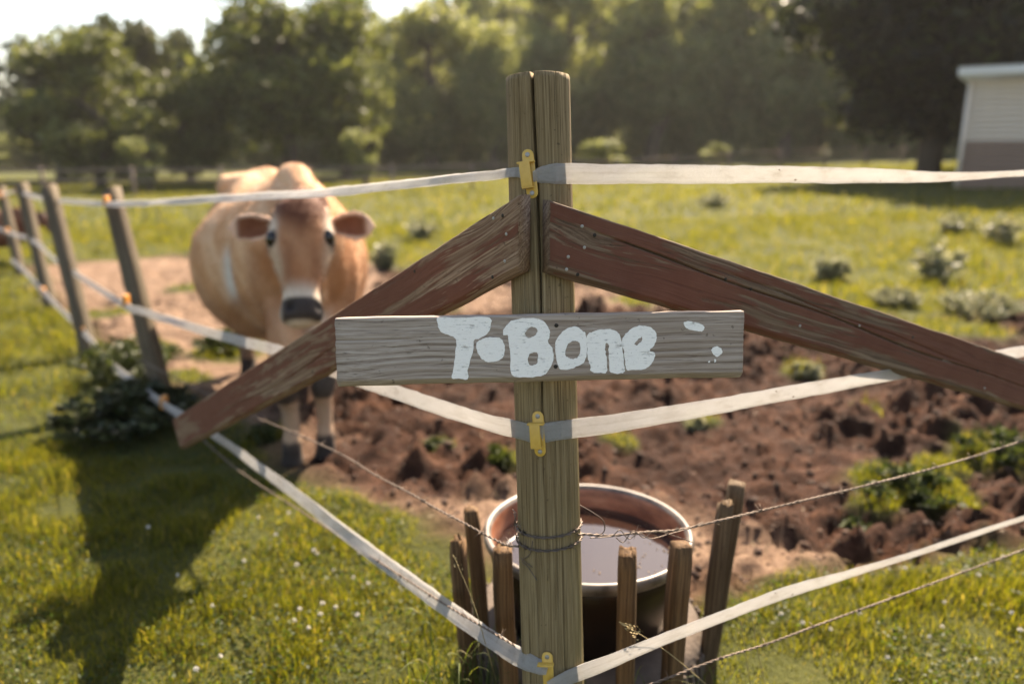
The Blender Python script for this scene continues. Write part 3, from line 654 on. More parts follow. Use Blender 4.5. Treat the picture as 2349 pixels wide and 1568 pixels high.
def loop_round(py0, py1, a0, a1, n=26, lift=0.0035):
    """a turn of wire round the post; angles in degrees, -90 faces the camera"""
    out_ = []
    for i in range(n):
        f = i / (n - 1); a = math.radians(a0 + (a1 - a0) * f); y = py0 + (py1 - py0) * f
        q, _ = on_post(1262, y); s = (q - P_G) @ P_AX + 0.006 * math.sin(a + 1.0); c = P_G + P_AX * s
        R3 = np.array(POST_ROT); out_.append(c + (R3[:, 0] * math.cos(a) + R3[:, 1] * math.sin(a)) * (post_r(s) + lift))
    return out_
zW = 0.60
wl = [on_post(1190, 1252, 0.006)[0]] + [lineL(x, y, zW) for x, y in ((1150, 1244), (1065, 1199), (1000, 1165), (938, 1129), (860, 1088), (790, 1045), (700, 1003), (640, 978), (575, 952), (500, 915), (400, 865), (300, 815))]
wr = [on_post(1325, 1226, 0.006)[0]] + [lineR(x, y, zW) for x, y in ((1345, 1225), (1400, 1228), (1480, 1220), (1560, 1214), (1690, 1184), (1850, 1146), (2000, 1110), (2180, 1063), (2349, 1010), (2500, 960), (2800, 870))]
ex = [([lineR(x, y, zW) + np.array([0, 0.01, 0.0]) for x, y in ((1332, 1164), (1360, 1180), (1384, 1198), (1388, 1222), (1372, 1235))], 0.0012),
      ([lineR(x, y, zW) - np.array([0, 0.012, 0]) for x, y in ((1352, 1226), (1400, 1222), (1420, 1208), (1440, 1228), (1465, 1215), (1490, 1228), (1530, 1218), (1575, 1205), (1610, 1190))], 0.0010),
      ([lineR(x, y, zW) - np.array([0, 0.012, 0]) for x, y in ((1410, 1224), (1428, 1236), (1450, 1210), (1475, 1226), (1500, 1210), (1545, 1222), (1585, 1236))], 0.0010),
      ([on_post(x, y, 0.004)[0] for x, y in ((1222, 1240), (1216, 1270), (1198, 1285), (1212, 1300), (1232, 1330))], 0.0010),
      ([on_post(x, y, 0.004)[0] for x, y in ((1196, 1278), (1206, 1288), (1222, 1300))], 0.0008),
      ([on_post(x, y, 0.008)[0] for x, y in ((1178, 1175), (1184, 1195), (1176, 1210), (1190, 1225), (1186, 1242))], 0.0010),
      ([on_post(x, y, 0.010)[0] for x, y in ((1170, 1168), (1185, 1180), (1180, 1200), (1195, 1206))], 0.0009)]
wire('rusty upper barbed wire wound twice round the corner post in front of the tub', [(wl, 'left_strand', 0.06), (wr, 'right_strand', 0.14), (loop_round(1222, 1232, -190, 20), 'turn', 0.05), (loop_round(1252, 1262, -200, 10), 'turn', 0.07)], ex)
zB = 0.28
bl = [lineL(x, y, zB) for x, y in ((1215, 1500), (1100, 1432), (1000, 1372), (850, 1275), (700, 1178), (550, 1080), (470, 1012), (390, 945), (300, 870))]
br = [lineR(x, y, zB - .02) for x, y in ((1335, 1625), (1500, 1566), (1650, 1510), (1760, 1476), (1900, 1424), (2050, 1370), (2200, 1315), (2349, 1260), (2500, 1200), (2800, 1090))]
wire('lower barbed wire strung low over the grass beneath the lowest tape', [(bl, 'left_strand', 0.1), (br, 'right_strand', 0.08)], gap=0.12)

# ------------------------------------------------------------------ leaning posts of the left run
M_OLD = wood('old_fence_post', 2, (0.028, 0.021, 0.012), (0.085, 0.064, 0.038), (0.16, 0.125, 0.082), freq=50, wav=0.02, gdepth=0.0012, seed=2.2)
M_ORANGE = plain('orange_plastic', (0.55, 0.22, 0.03), 0.45, 0, 60, 0.2)
def fence_post(top, base, wpx, label):
    b = gnd(*base); d0 = b[1] * cp + (EYE - b[2]) * sp
    t = onplane(top[0], top[1], b, DL); ax = unit(t - b); L = float(np.linalg.norm(t - b)); w = wpx / FOC * d0
    R3 = basis(np.cross(np.array([0.25, 1.0, 0]), ax), ax); root = thing('fence_post', label, 'post', b, R3, group='leaning posts of the left fence run')
    mb = MB(); k = 10; P = []; n = 12
    prof = np.array([(math.copysign(abs(math.cos(a)) ** 0.6, math.cos(a)), math.copysign(abs(math.sin(a)) ** 0.6, math.sin(a))) for a in np.linspace(0, 2 * np.pi, k, endpoint=False) + 0.3])
    V = []
    for i in range(n):
        s = -0.25 + (L + 0.25) * i / (n - 1); f = 1 + 0.05 * RNG.normal(0, 0.5); q = prof * np.array([w * 0.5, w * 0.42]) * f + RNG.normal(0, 0.0015, prof.shape)
        z = np.full(k, s) + (0.12 * q[:, 0] + 0.15 * q[:, 1] if i == n - 1 else 0); V.append(np.column_stack([q, z]))
    V = np.concatenate(V); F = [(i * k + j, i * k + (j + 1) % k, (i + 1) * k + (j + 1) % k, (i + 1) * k + j) for i in range(n - 1) for j in range(k)] + [tuple(range((n - 1) * k, n * k))]
    mb.add(V, F); mb.build('shaft', M_OLD, root, True)
    return root, b, t
fps = [((255, 437), (378, 930), 44, 'nearest leaning fence post on the left, standing in the dark bush'),
       ((112, 430), (208, 822), 36, 'second leaning fence post on the left, counting from the dark bush'),
       ((50, 425), (118, 712), 27, 'third leaning fence post on the left, counting from the dark bush'),
       ((2, 432), (48, 628), 21, 'fourth leaning fence post at the left edge of the photo'),
       ((-60, 424), (-10, 580), 20, 'last leaning fence post, just outside the left edge')]
inpx = [((240, 462), (285, 690), (372, 925)), ((104, 452), (138, 600), (190, 760)), ((34, 437), (66, 556), (96, 668)), ((-2, 447), (14, 530), None)]
for i, (a, b, c_, l) in enumerate(fps[:4]):
    fence_post(a, b, c_, l)
INS = bevbox('far_insulator', (0.022, 0.05, 0.06), 0.004)
lv = ('top', 'middle', 'lowest'); wh = ('post in the dark bush', 'second post on the left', 'third post on the left', 'post at the left edge')
for i, row in enumerate(inpx):
    for j, q in enumerate(row):
        if q is None: continue
        P = lineL(q[0], q[1], (1.37, 0.9, 0.38)[j]); t = thing('tape_insulator', 'small orange insulator holding the %s tape on the %s' % (lv[j], wh[i]), 'insulator', P + np.array([0, 0.02, 0]), group='orange insulators on the left fence run')
        obj('body', INS, M_ORANGE, t); obj('nail', BIGNAIL, M_NAIL, t, (0, -0.0245, 0.02), (math.pi / 2, 0, 0))
P = at(110, 458 - 0, 5.3); cap = lineL(112, 458, 1.3)

# ================================================================== TUB, TYRE, STAKES
def lathe_vf(prof, k=72, close=False):
    prof = np.asarray(prof, float); a = np.linspace(0, 2 * np.pi, k, endpoint=False); n = len(prof)
    V = np.stack([prof[:, 0, None] * np.cos(a), prof[:, 0, None] * np.sin(a), np.repeat(prof[:, 1, None], k, 1)], -1).reshape(-1, 3)
    I = np.arange(n * k).reshape(n, k); J = np.roll(I, -1, 1)
    A, B = (I, J) if not close else (np.vstack([I, I[:1]]), np.vstack([J, J[:1]]))
    return V, [np.stack([A[:-1], B[:-1], B[1:], A[1:]], -1).reshape(-1, 4)]
TC = gnd(1348, 1207, 0.42); TC = np.array([TC[0], TC[1], float(height(TC[0:1], TC[1:2])[0])])
tub = thing('water_tub', 'dark glazed round stoneware tub with pale rim, filled with water behind the post', 'tub', TC)
m, nt, p, out = new_mat('brown_glaze'); co = objco(nt); g = noise(nt, mapping(nt, co, (1, 1, 0.4)), 9, 5)
nt.links.new(ramp(nt, g, [(0.35, (0.0072, 0.004, 0.0028)), (0.6, (0.018, 0.0088, 0.0052)), (0.75, (0.036, 0.018, 0.0104))]), p.inputs['Base Color']); p.inputs['Roughness'].default_value = 0.36; p.inputs['Specular IOR Level'].default_value = 0.25; M_GLAZE = m
m, nt, p, out = new_mat('terracotta_inside'); co = objco(nt); g = noise(nt, mapping(nt, co, (1, 1, 2.5)), 14, 5)
nt.links.new(ramp(nt, g, [(0.35, (0.16, 0.055, 0.028)), (0.6, (0.30, 0.12, 0.062)), (0.75, (0.40, 0.19, 0.11))]), p.inputs['Base Color']); p.inputs['Roughness'].default_value = 0.38; M_TERRA = m
m, nt, p, out = new_mat('pale_rim_glaze'); co = objco(nt); g = noise(nt, co, 16, 5)
nt.links.new(ramp(nt, g, [(0.35, (0.05, 0.037, 0.029)), (0.5, (0.12, 0.098, 0.08)), (0.7, (0.19, 0.165, 0.14))]), p.inputs['Base Color']); p.inputs['Roughness'].default_value = 0.45; p.inputs['Coat Weight'].default_value = 0.0; p.inputs['Coat Roughness'].default_value = 0.12; M_RIM = m
mb = MB(); mb.addnp(*lathe_vf([(0.0, 0.0), (0.16, 0.0), (0.178, 0.012), (0.188, 0.09), (0.205, 0.17), (0.240, 0.26), (0.262, 0.345), (0.266, 0.372), (0.262, 0.381)])); mb.build('outer_wall', M_GLAZE, tub, True)
mb = MB(); mb.addnp(*lathe_vf([(0.262, 0.379), (0.274, 0.386), (0.2805, 0.397), (0.2825, 0.408), (0.2795, 0.4165), (0.2735, 0.420), (0.267, 0.418), (0.2605, 0.409)])); mb.build('rim', M_RIM, tub, True)
mb = MB(); mb.addnp(*lathe_vf([(0.2606, 0.4095), (0.2565, 0.40), (0.252, 0.35), (0.235, 0.28), (0.18, 0.1), (0.165, 0.04), (0.0, 0.035)])); mb.build('inner_wall', M_TERRA, tub, True)
m, nt, p, out = new_mat('tub_water'); co = objco(nt); p.inputs['Base Color'].default_value = (0.022, 0.011, 0.008, 1); p.inputs['Roughness'].default_value = 0.015; p.inputs['IOR'].default_value = 1.40
p.inputs['Specular IOR Level'].default_value = 0.9; p.inputs['Specular Tint'].default_value = (0.74, 0.87, 1.0, 1)  # blue specular tint paints a cooler sky reflection than the water would give
bump(nt, noise(nt, co, 11, 2), 0.12, 0.006, p)
mb = MB(); mb.addnp(*lathe_vf([(0.2505, 0.0), (0.2495, 0.0015), (0.22, 0.0), (0.12, 0.0), (0.02, 0.0)], 64)); mb.add([(0.02 * math.cos(a), 0.02 * math.sin(a), 0) for a in np.linspace(0, 2 * np.pi, 16, endpoint=False)], [tuple(range(16))])
wo = mb.build('water', m, None, True, TC + np.array([0, 0, 0.352])); wo['kind'] = 'structure'; wo['label'] = 'still dark water reflecting the sky inside the round tub'
# floating chaff on the water
rgc = np.random.default_rng(12); mbc = MB()
for i in range(90):
    a = rgc.uniform(0, 6.28); rr = 0.245 * math.sqrt(rgc.uniform(.15, 1)); a2 = rgc.uniform(0, 3.14); ln_ = rgc.uniform(.002, .009); wd_ = rgc.uniform(.0008, .002); V, F = box_vf((0, 0, .0012), (ln_, wd_, .0012)); V = np.array(V); c2_, s2_ = math.cos(a2), math.sin(a2)
    mbc.add(np.stack([V[:, 0] * c2_ - V[:, 1] * s2_ + rr * math.cos(a), V[:, 0] * s2_ + V[:, 1] * c2_ + rr * math.sin(a), V[:, 2]], 1), F)
ch_ = mbc.build('floating_chaff', plain('chaff', (0.20, 0.14, 0.075), 0.8, 0, 40, 0.35), None, False, TC + np.array([0, 0, 0.352])); tag(ch_, 'bits of chaff floating on the tub water', 'chaff', kind='stuff')
tyre = thing('old_tyre', 'dusty ribbed rubber tyre lying flat round the foot of the tub', 'tyre', TC - np.array([0, 0, 0.02]))
M_RUB = plain('dusty_rubber', (0.085, 0.062, 0.047), 0.9, 0, 22, 0.5, 0.004, 60)
pr_ = []
for a in np.linspace(0, 2 * np.pi, 26, endpoint=False):
    c_, s_ = math.cos(a), math.sin(a); pr_.append((0.262 + 0.064 * math.copysign(abs(c_) ** 0.7, c_), 0.098 + 0.094 * math.copysign(abs(s_) ** 0.7, s_)))
mb = MB(); mb.addnp(*lathe_vf(pr_, 80, True)); carc = mb.build('carcass', M_RUB, tyre, True)
LUG = bevbox('tread_block', (0.013, 0.012, 0.135), 0.003, 1)
for i in range(76):
    a = 2 * np.pi * i / 76; r = 0.3275
    R3 = Matrix.Rotation(a - math.pi / 2, 3, 'Z') @ Matrix.Rotation(0.42 if i % 2 else 0.30, 3, 'Y')
    obj('tread_block', LUG, M_RUB, carc, (r * math.cos(a), r * math.sin(a), 0.098), R3)
M_STAKE = wood('stake_wood', 2, (0.01875, 0.00975, 0.00375), (0.075, 0.039, 0.0165), (0.18, 0.105, 0.04875), freq=60, wav=0.012, gdepth=0.0009, seed=4.4, ringy=0.5)
M_STAKE2 = wood('grey_stake_wood', 2, (0.0225, 0.0135, 0.00675), (0.075, 0.0465, 0.02475), (0.165, 0.1125, 0.0675), freq=60, wav=0.012, gdepth=0.0009, seed=9.4, ringy=0.5)
def stake(top, zt, wpx, base_off, label, rot=0.3, ragged=0.004, mat=None):
    t = gnd(top[0], top[1], zt); d0 = t[1] * cp + (EYE - t[2]) * sp; w = wpx / FOC * d0
    b = np.array([t[0] + base_off[0], t[1] + base_off[1], -0.15]); ax = unit(t - b); L = float(np.linalg.norm(t - b))
    root = thing('wooden_stake', label, 'stake', b, basis(unit(np.cross(np.array([math.sin(rot), math.cos(rot), 0]), ax)), ax), group='wooden stakes round the tub')
    k = 16; n = 16; V = []
    prof = np.array([(math.copysign(abs(math.cos(a)) ** 0.35, math.cos(a)), math.copysign(abs(math.sin(a)) ** 0.35, math.sin(a))) for a in np.linspace(0, 2 * np.pi, k, endpoint=False) + 0.05])
    ph = RNG.random(2) * 40
    for i in range(n):
        s = L * i / (n - 1); q = prof * w * 0.5 * (1 + 0.05 * fbm(np.array([s * 6 + ph[0]]), np.array([ph[1]]), 2)[0]) + 0.0012 * np.stack([fbm(np.arange(k) * 0.9 + ph[0], np.full(k, s * 9), 2)] * 2, 1)
        q[:, 0] += 0.006 * fbm(np.array([s * 3 + ph[1]]), np.array([ph[0]]), 2)[0]
        z = np.full(k, s)
        if i == n - 1: z = z + RNG.normal(0, ragged, k) - 0.006; q = q * 0.93
        V.append(np.column_stack([q, z]))
    c0 = V[-1].mean(0); V.append(np.column_stack([V[-1][:, :2] * 0.5, V[-1][:, 2] + 0.004 + RNG.normal(0, ragged * 0.6, k)]))
    V = np.concatenate(V); n += 1; F = [(i * k + j, i * k + (j + 1) % k, (i + 1) * k + (j + 1) % k, (i + 1) * k + j) for i in range(n - 1) for j in range(k)] + [tuple(range((n - 1) * k, n * k))]
    mb = MB(); mb.add(V, F); mb.build('shaft', mat or M_STAKE, root, False)
    return root
stake((1441, 1262), 0.55, 45, (0.012, 0.0), 'square brown stake right of the corner post with a split dark top', 0.2, 0.005)
stake((1564, 1243), 0.55, 45, (-0.005, 0.0), 'square stake before the right side of the tub rim', -0.25, 0.001)
stake((1663, 1150), 0.55, 36, (-0.02, 0.0), 'shorter stake of the leaning pair right of the tub', 0.1, 0.005, M_STAKE2)
stake((1692, 1105), 0.56, 40, (-0.045, 0.02), 'tallest stake with a sunlit top right of the tub', 0.4, 0.002, M_STAKE2)
stake((1080, 1165), 0.54, 36, (0.05, 0.01), 'round topped stake at the back left of the tub', 0.0, 0.003)
stake((1052, 1235), 0.50, 34, (0.035, -0.02), 'leftmost stake with a dark rotten top', 0.3, 0.008)
stake((1156, 1254), 0.55, 46, (0.02, -0.01), 'square stake just left of the corner post before the tub', -0.1, 0.003)

# ================================================================== COW
def rings_vf(rings, k=28):
    V = []; n = len(rings)
    for c, lat, up, top, ex in rings:
        for a in np.linspace(0, 2 * np.pi, k, endpoint=False):
            ca, sa = math.cos(a), math.sin(a); x = math.copysign(abs(ca) ** ex, ca); z = math.copysign(abs(sa) ** ex, sa)
            x *= 1 - top * max(0, sa) ** 1.5
            V.append(c + lat * x + up * z)
    F = [(i * k + j, i * k + (j + 1) % k, (i + 1) * k + (j + 1) % k, (i + 1) * k + j) for i in range(n - 1) for j in range(k)]
    F += [tuple(reversed(range(k))), tuple(range((n - 1) * k, n * k))]
    return np.array(V), F
UP = np.array([0, 0, 1.0])
ca_ = unit([-0.41, 0.91, 0]); cl_ = np.array([ca_[1], -ca_[0], 0])        # body axis (towards the tail) and image-right side
C0 = np.array([-0.945, 3.55, 0.0])
cow_parts = []
def ring_body(s, z, hw, hh, top=0.35, ex=0.85, dx=0.0): return (C0 + ca_ * s + cl_ * dx + UP * z, cl_ * hw, UP * hh, top, ex)
cow_parts.append(rings_vf([ring_body(-0.10, .86, .06, .10), ring_body(-0.05, .85, .15, .20), ring_body(.05, .86, .22, .31), ring_body(.18, .875, .27, .38), ring_body(.32, .875, .30, .425, .5), ring_body(.48, .845, .335, .435, .5),
    ring_body(.68, .80, .42, .455, .42), ring_body(.92, .775, .495, .455, .38), ring_body(1.12, .79, .495, .445, .38), ring_body(1.30, .845, .43, .415, .35), ring_body(1.42, .90, .335, .375, .28), ring_body(1.55, .945, .27, .315, .25), ring_body(1.66, .97, .20, .23), ring_body(1.70, .98, .10, .12)]))
H0 = at(692, 472, 3.10); fH = unit([-H0[0], -H0[1], 0]); fH = unit(fH + 0.05 * np.array([-1, 0, 0])); rH = np.array([-fH[1], fH[0], 0])
rH = rH if rH[0] > 0 else -rH
tH = math.radians(33); mH = fH * math.sin(tH) - UP * math.cos(tH) - rH * 0.03; mH = unit(mH); bH = unit(fH * math.cos(tH) + UP * math.sin(tH))
def ring_head(t, w, d, off=0.0, ex=0.75): return (H0 + mH * t + bH * off, rH * w, bH * d, 0.06, ex)
cow_parts.append(rings_vf([ring_head(-.045, .035, .04, -.01, .9), ring_head(-.02, .075, .075, -.005, .85), ring_head(.03, .105, .10), ring_head(.09, .120, .115), ring_head(.15, .128, .122), ring_head(.20, .122, .122), ring_head(.26, .102, .116, .002), ring_head(.32, .079, .103, .004),
    ring_head(.38, .068, .090, .006), ring_head(.43, .073, .082, .008), ring_head(.465, .084, .077, .006), ring_head(.495, .080, .066, .0), ring_head(.515, .060, .045, -.006), ring_head(.522, .03, .02, -.01)]))
# neck
nk0 = H0 + mH * 0.12 - bH * 0.07
nk = [(nk0, .098, .12), (H0 + np.array([-.01, .22, -.10]), .125, .18), (C0 + ca_ * 0.02 + UP * .98, .17, .25), (C0 + ca_ * .22 + UP * .99, .22, .295), (C0 + ca_ * .4 + UP * 1.0, .20, .28)]
cow_parts.append(rings_vf([(c, cl_ * w, unit(UP + 0.35 * fH) * h if i < 2 else UP * h, .45, .9) for i, (c, w, h) in enumerate(nk)]))
# dewlap
cow_parts.append(rings_vf([(H0 + mH * .2 - bH * .16, cl_ * .03, UP * .04, 0, 1), (H0 + np.array([-.02, .22, -.27]), cl_ * .04, UP * .09, 0, 1), (C0 + UP * .70 - ca_ * .05, cl_ * .07, UP * .15, 0, 1), (C0 + UP * .62 + ca_ * .12, cl_ * .07, UP * .12, 0, 1)]))
# spine and hip bones, withers
cow_parts.append(rings_vf([(C0 + ca_ * s + UP * z, cl_ * w, UP * h, 0, 1) for s, z, w, h in ((.05, 1.20, .05, .05), (.22, 1.26, .075, .07), (.36, 1.265, .07, .065), (.6, 1.225, .06, .05), (1.0, 1.195, .05, .04), (1.35, 1.235, .07, .05), (1.6, 1.225, .06, .04))]))
cow_parts.append(rings_vf([(C0 + ca_ * 1.36 + cl_ * x + UP * (1.205 - 0.35 * x * x), ca_ * .07, UP * .055, 0, 1) for x in np.linspace(-.27, .27, 9)]))
def leg(pts, rad): V, F = tube_vf(catmull(np.array(pts), 4), np.interp(np.linspace(0, 1, (len(pts) - 1) * 4 + 1), np.linspace(0, 1, len(pts)), rad), 14); cow_parts.append((V, F))
FL, FR = gnd(672, 1062), gnd(748, 1045)
gz = lambda q: float(height(np.array([q[0]]), np.array([q[1]]))[0])
for q, sx in ((FL, -1), (FR, 1)):
    g0 = gz(q); sh = C0 + ca_ * .12 + cl_ * (.10 * sx)
    leg([(sh[0], sh[1], .72), (q[0] * .55 + sh[0] * .45, q[1] * .6 + sh[1] * .4, .56), (q[0] + .012 * sx, q[1] + .03, .40), (q[0] + .004 * sx, q[1] - .005, .335), (q[0], q[1] + .02, .27), (q[0], q[1] + .025, .16), (q[0], q[1] + .01, .095), (q[0], q[1], g0 + .045), (q[0], q[1] - .012, g0 - .004)],
        [.105, .082, .060, .054, .038, .034, .044, .046, .058])
for sx in (-1, 1):
    hp = C0 + ca_ * 1.40 + cl_ * (.20 * sx); q = hp + ca_ * .02 + cl_ * .0; g0 = gz(q)
    leg([(hp[0], hp[1], .80), tuple(hp - ca_ * .10 + UP * (.62 - hp[2])), tuple(hp + ca_ * .02 + UP * (.50 - hp[2])), tuple(hp + ca_ * .12 + UP * (.40 - hp[2])), tuple(hp + ca_ * .10 + UP * (.25 - hp[2])), tuple(hp + ca_ * .07 + UP * .12), tuple(hp + ca_ * .05 + UP * (g0 + .05)), tuple(hp + ca_ * .03 + UP * (g0 - .004))],
        [.19, .155, .095, .062, .042, .046, .050, .060])
cow_parts.append(rings_vf([(C0 + ca_ * s + UP * z, cl_ * w, UP * h, 0, 1) for s, z, w, h in ((1.02, .46, .05, .04), (1.12, .43, .12, .09), (1.25, .44, .13, .11), (1.36, .48, .08, .07))]))
# tail, swung out to the image right
tp_ = C0 + ca_ * 1.66 + UP * 1.16
tl = [tp_, tp_ + ca_ * .07 + UP * -.03] + [tp_ + ca_ * .09 + cl_ * x + UP * z for x, z in ((.01, -.2), (.03, -.42), (.06, -.62), (.08, -.78), (.09, -.9))]
cow_parts.append(tube_vf(catmull(np.array(tl), 4), np.interp(np.linspace(0, 1, 25), [0, .2, .5, .66, .85, 1], [.032, .018, .014, .024, .040, .012]), 10))
# ears
def ear(sx):
    o_ = unit(rH * sx * 1.0 + UP * (0.03) - fH * .16); vdir = unit(UP - o_ * (UP @ o_)); vdir = unit(vdir + 0.25 * fH * 0); fr = np.cross(o_, vdir); fr = fr if fr @ fH > 0 else -fr
    root = H0 + mH * .075 + rH * sx * .085 - bH * .035; V = []; nu, nv = 15, 13
    us = np.linspace(0, 1, nu); vs_ = np.linspace(-1, 1, nv)
    hw = np.interp(us, [0, .15, .35, .6, .8, .93, 1], [.024, .032, .052, .066, .058, .034, .008])
    for side in (1, -1):
        for u, h in zip(us, hw):
            for v in vs_:
                cup = 0.034 * (v * v - 1) * math.sin(math.pi * min(1, u * 1.05 + .02)) * (1 if side > 0 else 1.0)
                th_ = 0.0105 if side > 0 else -0.0105
                edge = (1 - v ** 6)
                V.append(root + o_ * (u * .208) + vdir * (v * h - 0.012 * u) + fr * (cup + th_ * (0.35 + .65 * edge)))
    V = np.array(V); F = []; I = np.arange(nu * nv).reshape(nu, nv); b = nu * nv
    for i in range(nu - 1):
        for j in range(nv - 1):
            F.append((I[i, j], I[i, j + 1], I[i + 1, j + 1], I[i + 1, j])); F.append((b + I[i, j], b + I[i + 1, j], b + I[i + 1, j + 1], b + I[i, j + 1]))
    bd = list(I[0, :]) + list(I[1:, -1]) + list(I[-1, -2::-1]) + list(I[-2:0:-1, 0])
    for x, y in zip(bd, bd[1:] + bd[:1]): F.append((x, b + x, b + y, y))
    cow_parts.append((V, [tuple(int(q) for q in f) for f in F])); return root, o_, vdir, fr
EARS = [ear(-1), ear(1)]
# brow ridges and poll tuft, cheeks
for sx in (-1, 1): cow_parts.append(rings_vf([(H0 + mH * t + rH * sx * w + bH * q, rH * .022, bH * .02, 0, 1) for t, w, q in ((.12, .098, .03), (.155, .110, .045), (.185, .112, .05), (.215, .106, .05))], 10))
cow_parts.append(rings_vf([(H0 + mH * t + bH * .01, rH * w, bH * d, 0, 1) for t, w, d in ((-.065, .02, .03), (-.045, .05, .055), (-.01, .07, .08), (.05, .06, .10))], 14))
mb = MB()
for V, F in cow_parts:
    me_ = mesh_np('t', V, [np.array([f for f in F if len(f) == n_]) for n_ in sorted({len(f) for f in F})]); bm = bmesh.new(); bm.from_mesh(me_)
    bmesh.ops.recalc_face_normals(bm, faces=bm.faces); bmesh.ops.triangulate(bm, faces=bm.faces); bm.verts.index_update()
    mb.add([v.co[:] for v in bm.verts], [tuple(v.index for v in f.verts) for f in bm.faces]); bm.free(); bpy.data.meshes.remove(me_)
tmp = mb.build('cow_raw'); rm = tmp.modifiers.new('r', 'REMESH'); rm.mode = 'VOXEL'; rm.voxel_size = 0.0105; sm_ = tmp.modifiers.new('s', 'SMOOTH'); sm_.factor = 0.5; sm_.iterations = 5
dg = bpy.context.evaluated_depsgraph_get(); cme = bpy.data.meshes.new_from_object(tmp.evaluated_get(dg)); bpy.data.objects.remove(tmp)
n = len(cme.vertices); V = np.zeros(n * 3, np.float32); cme.vertices.foreach_get('co', V); V = V.reshape(-1, 3).astype(float)
nr = np.zeros(n * 3, np.float32); cme.vertices.foreach_get('normal', nr); nr = nr.reshape(-1, 3)
D = V - H0; ht, hl, hq = D @ mH, D @ rH, D @ bH
ishead = (ht > -.13) & (ht < .57) & (np.abs(hl) < .15) & (hq > -.13) & (V[:, 1] < H0[1] + .25)
# nostrils, eye sockets, mouth line
for sx in (-1, 1):
    d2 = ((ht - .462) / .017) ** 2 + ((hl - sx * .052) / .014) ** 2; k_ = np.exp(-d2) * (hq > 0.02) * ishead; V -= (bH * 0.022)[None] * k_[:, None]
ml = np.exp(-((ht - .512) / .008) ** 2) * ishead * (hq > -.06); V += (nr * -0.008) * ml[:, None]
s0_ = (V - C0) @ ca_; l0_ = (V - C0) @ cl_
for (sa, la, za, ws, wl, wz, am) in ((1.16, .33, 1.08, .12, .2, .10, -.045), (.30, .27, .92, .10, .2, .20, .022), (.46, .31, .80, .05, .2, .25, -.015), (1.36, .30, 1.16, .06, .12, .05, .03), (.10, .2, .75, .09, .2, .12, .018)):
    for sx in (-1, 1):
        g_ = np.exp(-((s0_ - sa) / ws) ** 2 - ((l0_ - sx * la) / wl) ** 2 - ((V[:, 2] - za) / wz) ** 2); V += nr * (am * g_)[:, None]
rib = np.sin(s0_ * 58) * ss(.5, .62, s0_) * ss(1.1, .95, s0_) * ss(.5, .7, V[:, 2]) * ss(1.15, 1.0, V[:, 2]); V += nr * (.0035 * rib)[:, None]
C = np.zeros((n, 3)); nz1 = fbm(V[:, 0] * 9 + V[:, 2] * 7, V[:, 1] * 9 - V[:, 2] * 5, 4); nz2 = fbm(V[:, 0] * 14 + V[:, 1] * 9, V[:, 2] * 3.2, 3)
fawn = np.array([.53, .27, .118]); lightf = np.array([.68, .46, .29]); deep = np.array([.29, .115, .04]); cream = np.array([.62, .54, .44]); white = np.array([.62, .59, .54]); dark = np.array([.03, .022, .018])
def lerp(A, B, t): t = np.clip(t, 0, 1)[:, None]; return A * (1 - t) + B * t
C[:] = fawn; C = lerp(C, lightf, .35 + .8 * nz1); C = lerp(C, deep, .75 * ss(.05, .5, nz2) * ss(1.2, .8, V[:, 2]) if False else 1.1 * np.clip(nz2, 0, 1))
s_ = (V - C0) @ ca_; l_ = (V - C0) @ cl_
C = lerp(C, lightf, .6 * ss(1.05, 1.3, V[:, 2])); C = lerp(C, deep, .55 * ss(.75, .45, V[:, 2]) * (V[:, 2] > .3))  # upper coat lightened as painted sunlight on the back; lower flank deeper fawn
C = lerp(C, np.array([.30, .12, .045]), .8 * ss(.06, .0, np.abs(l_)) * ss(1.2, 1.26, V[:, 2]))
C = lerp(C, deep, .7 * ss(.22, .05, np.abs(s_ - .02)) * ss(1.05, .9, V[:, 2]))
C = lerp(C, cream, .75 * np.exp(-((l_) / .06) ** 2) * ss(.75, .6, V[:, 2]) * (s_ < .3))
wp = at(545, 620, 4.0); C = lerp(C, white, 1.0 * np.exp(-(((V[:, 0] - wp[0]) / .045) ** 2) - (((V[:, 2] - wp[2]) / .13) ** 2) ** 2) * (l_ < -.1))
tailm = (s_ > 1.72) & (V[:, 2] < .62); C = np.where(tailm[:, None], np.array([.60, .42, .30]), C)
# legs
lowf = (V[:, 2] < .56) & (s_ < .5); lq = V[:, 2] + .05 * nz1
C = np.where(lowf[:, None], lerp(C, dark, .95 * ss(.52, .44, lq) * ss(.24, .32, lq)), C)
C = np.where((lowf & (V[:, 2] < .30))[:, None], lerp(np.tile(np.array([.40, .27, .18]), (n, 1)), dark * 1.6, ss(.115, .085, lq)), C)
hindl = (V[:, 2] < .45) & (s_ >= 1.2); C = np.where(hindl[:, None], lerp(C, dark * 2, .8 * ss(.42, .2, V[:, 2])), C)
C = np.where((V[:, 2] < .075)[:, None], dark * .8, C)
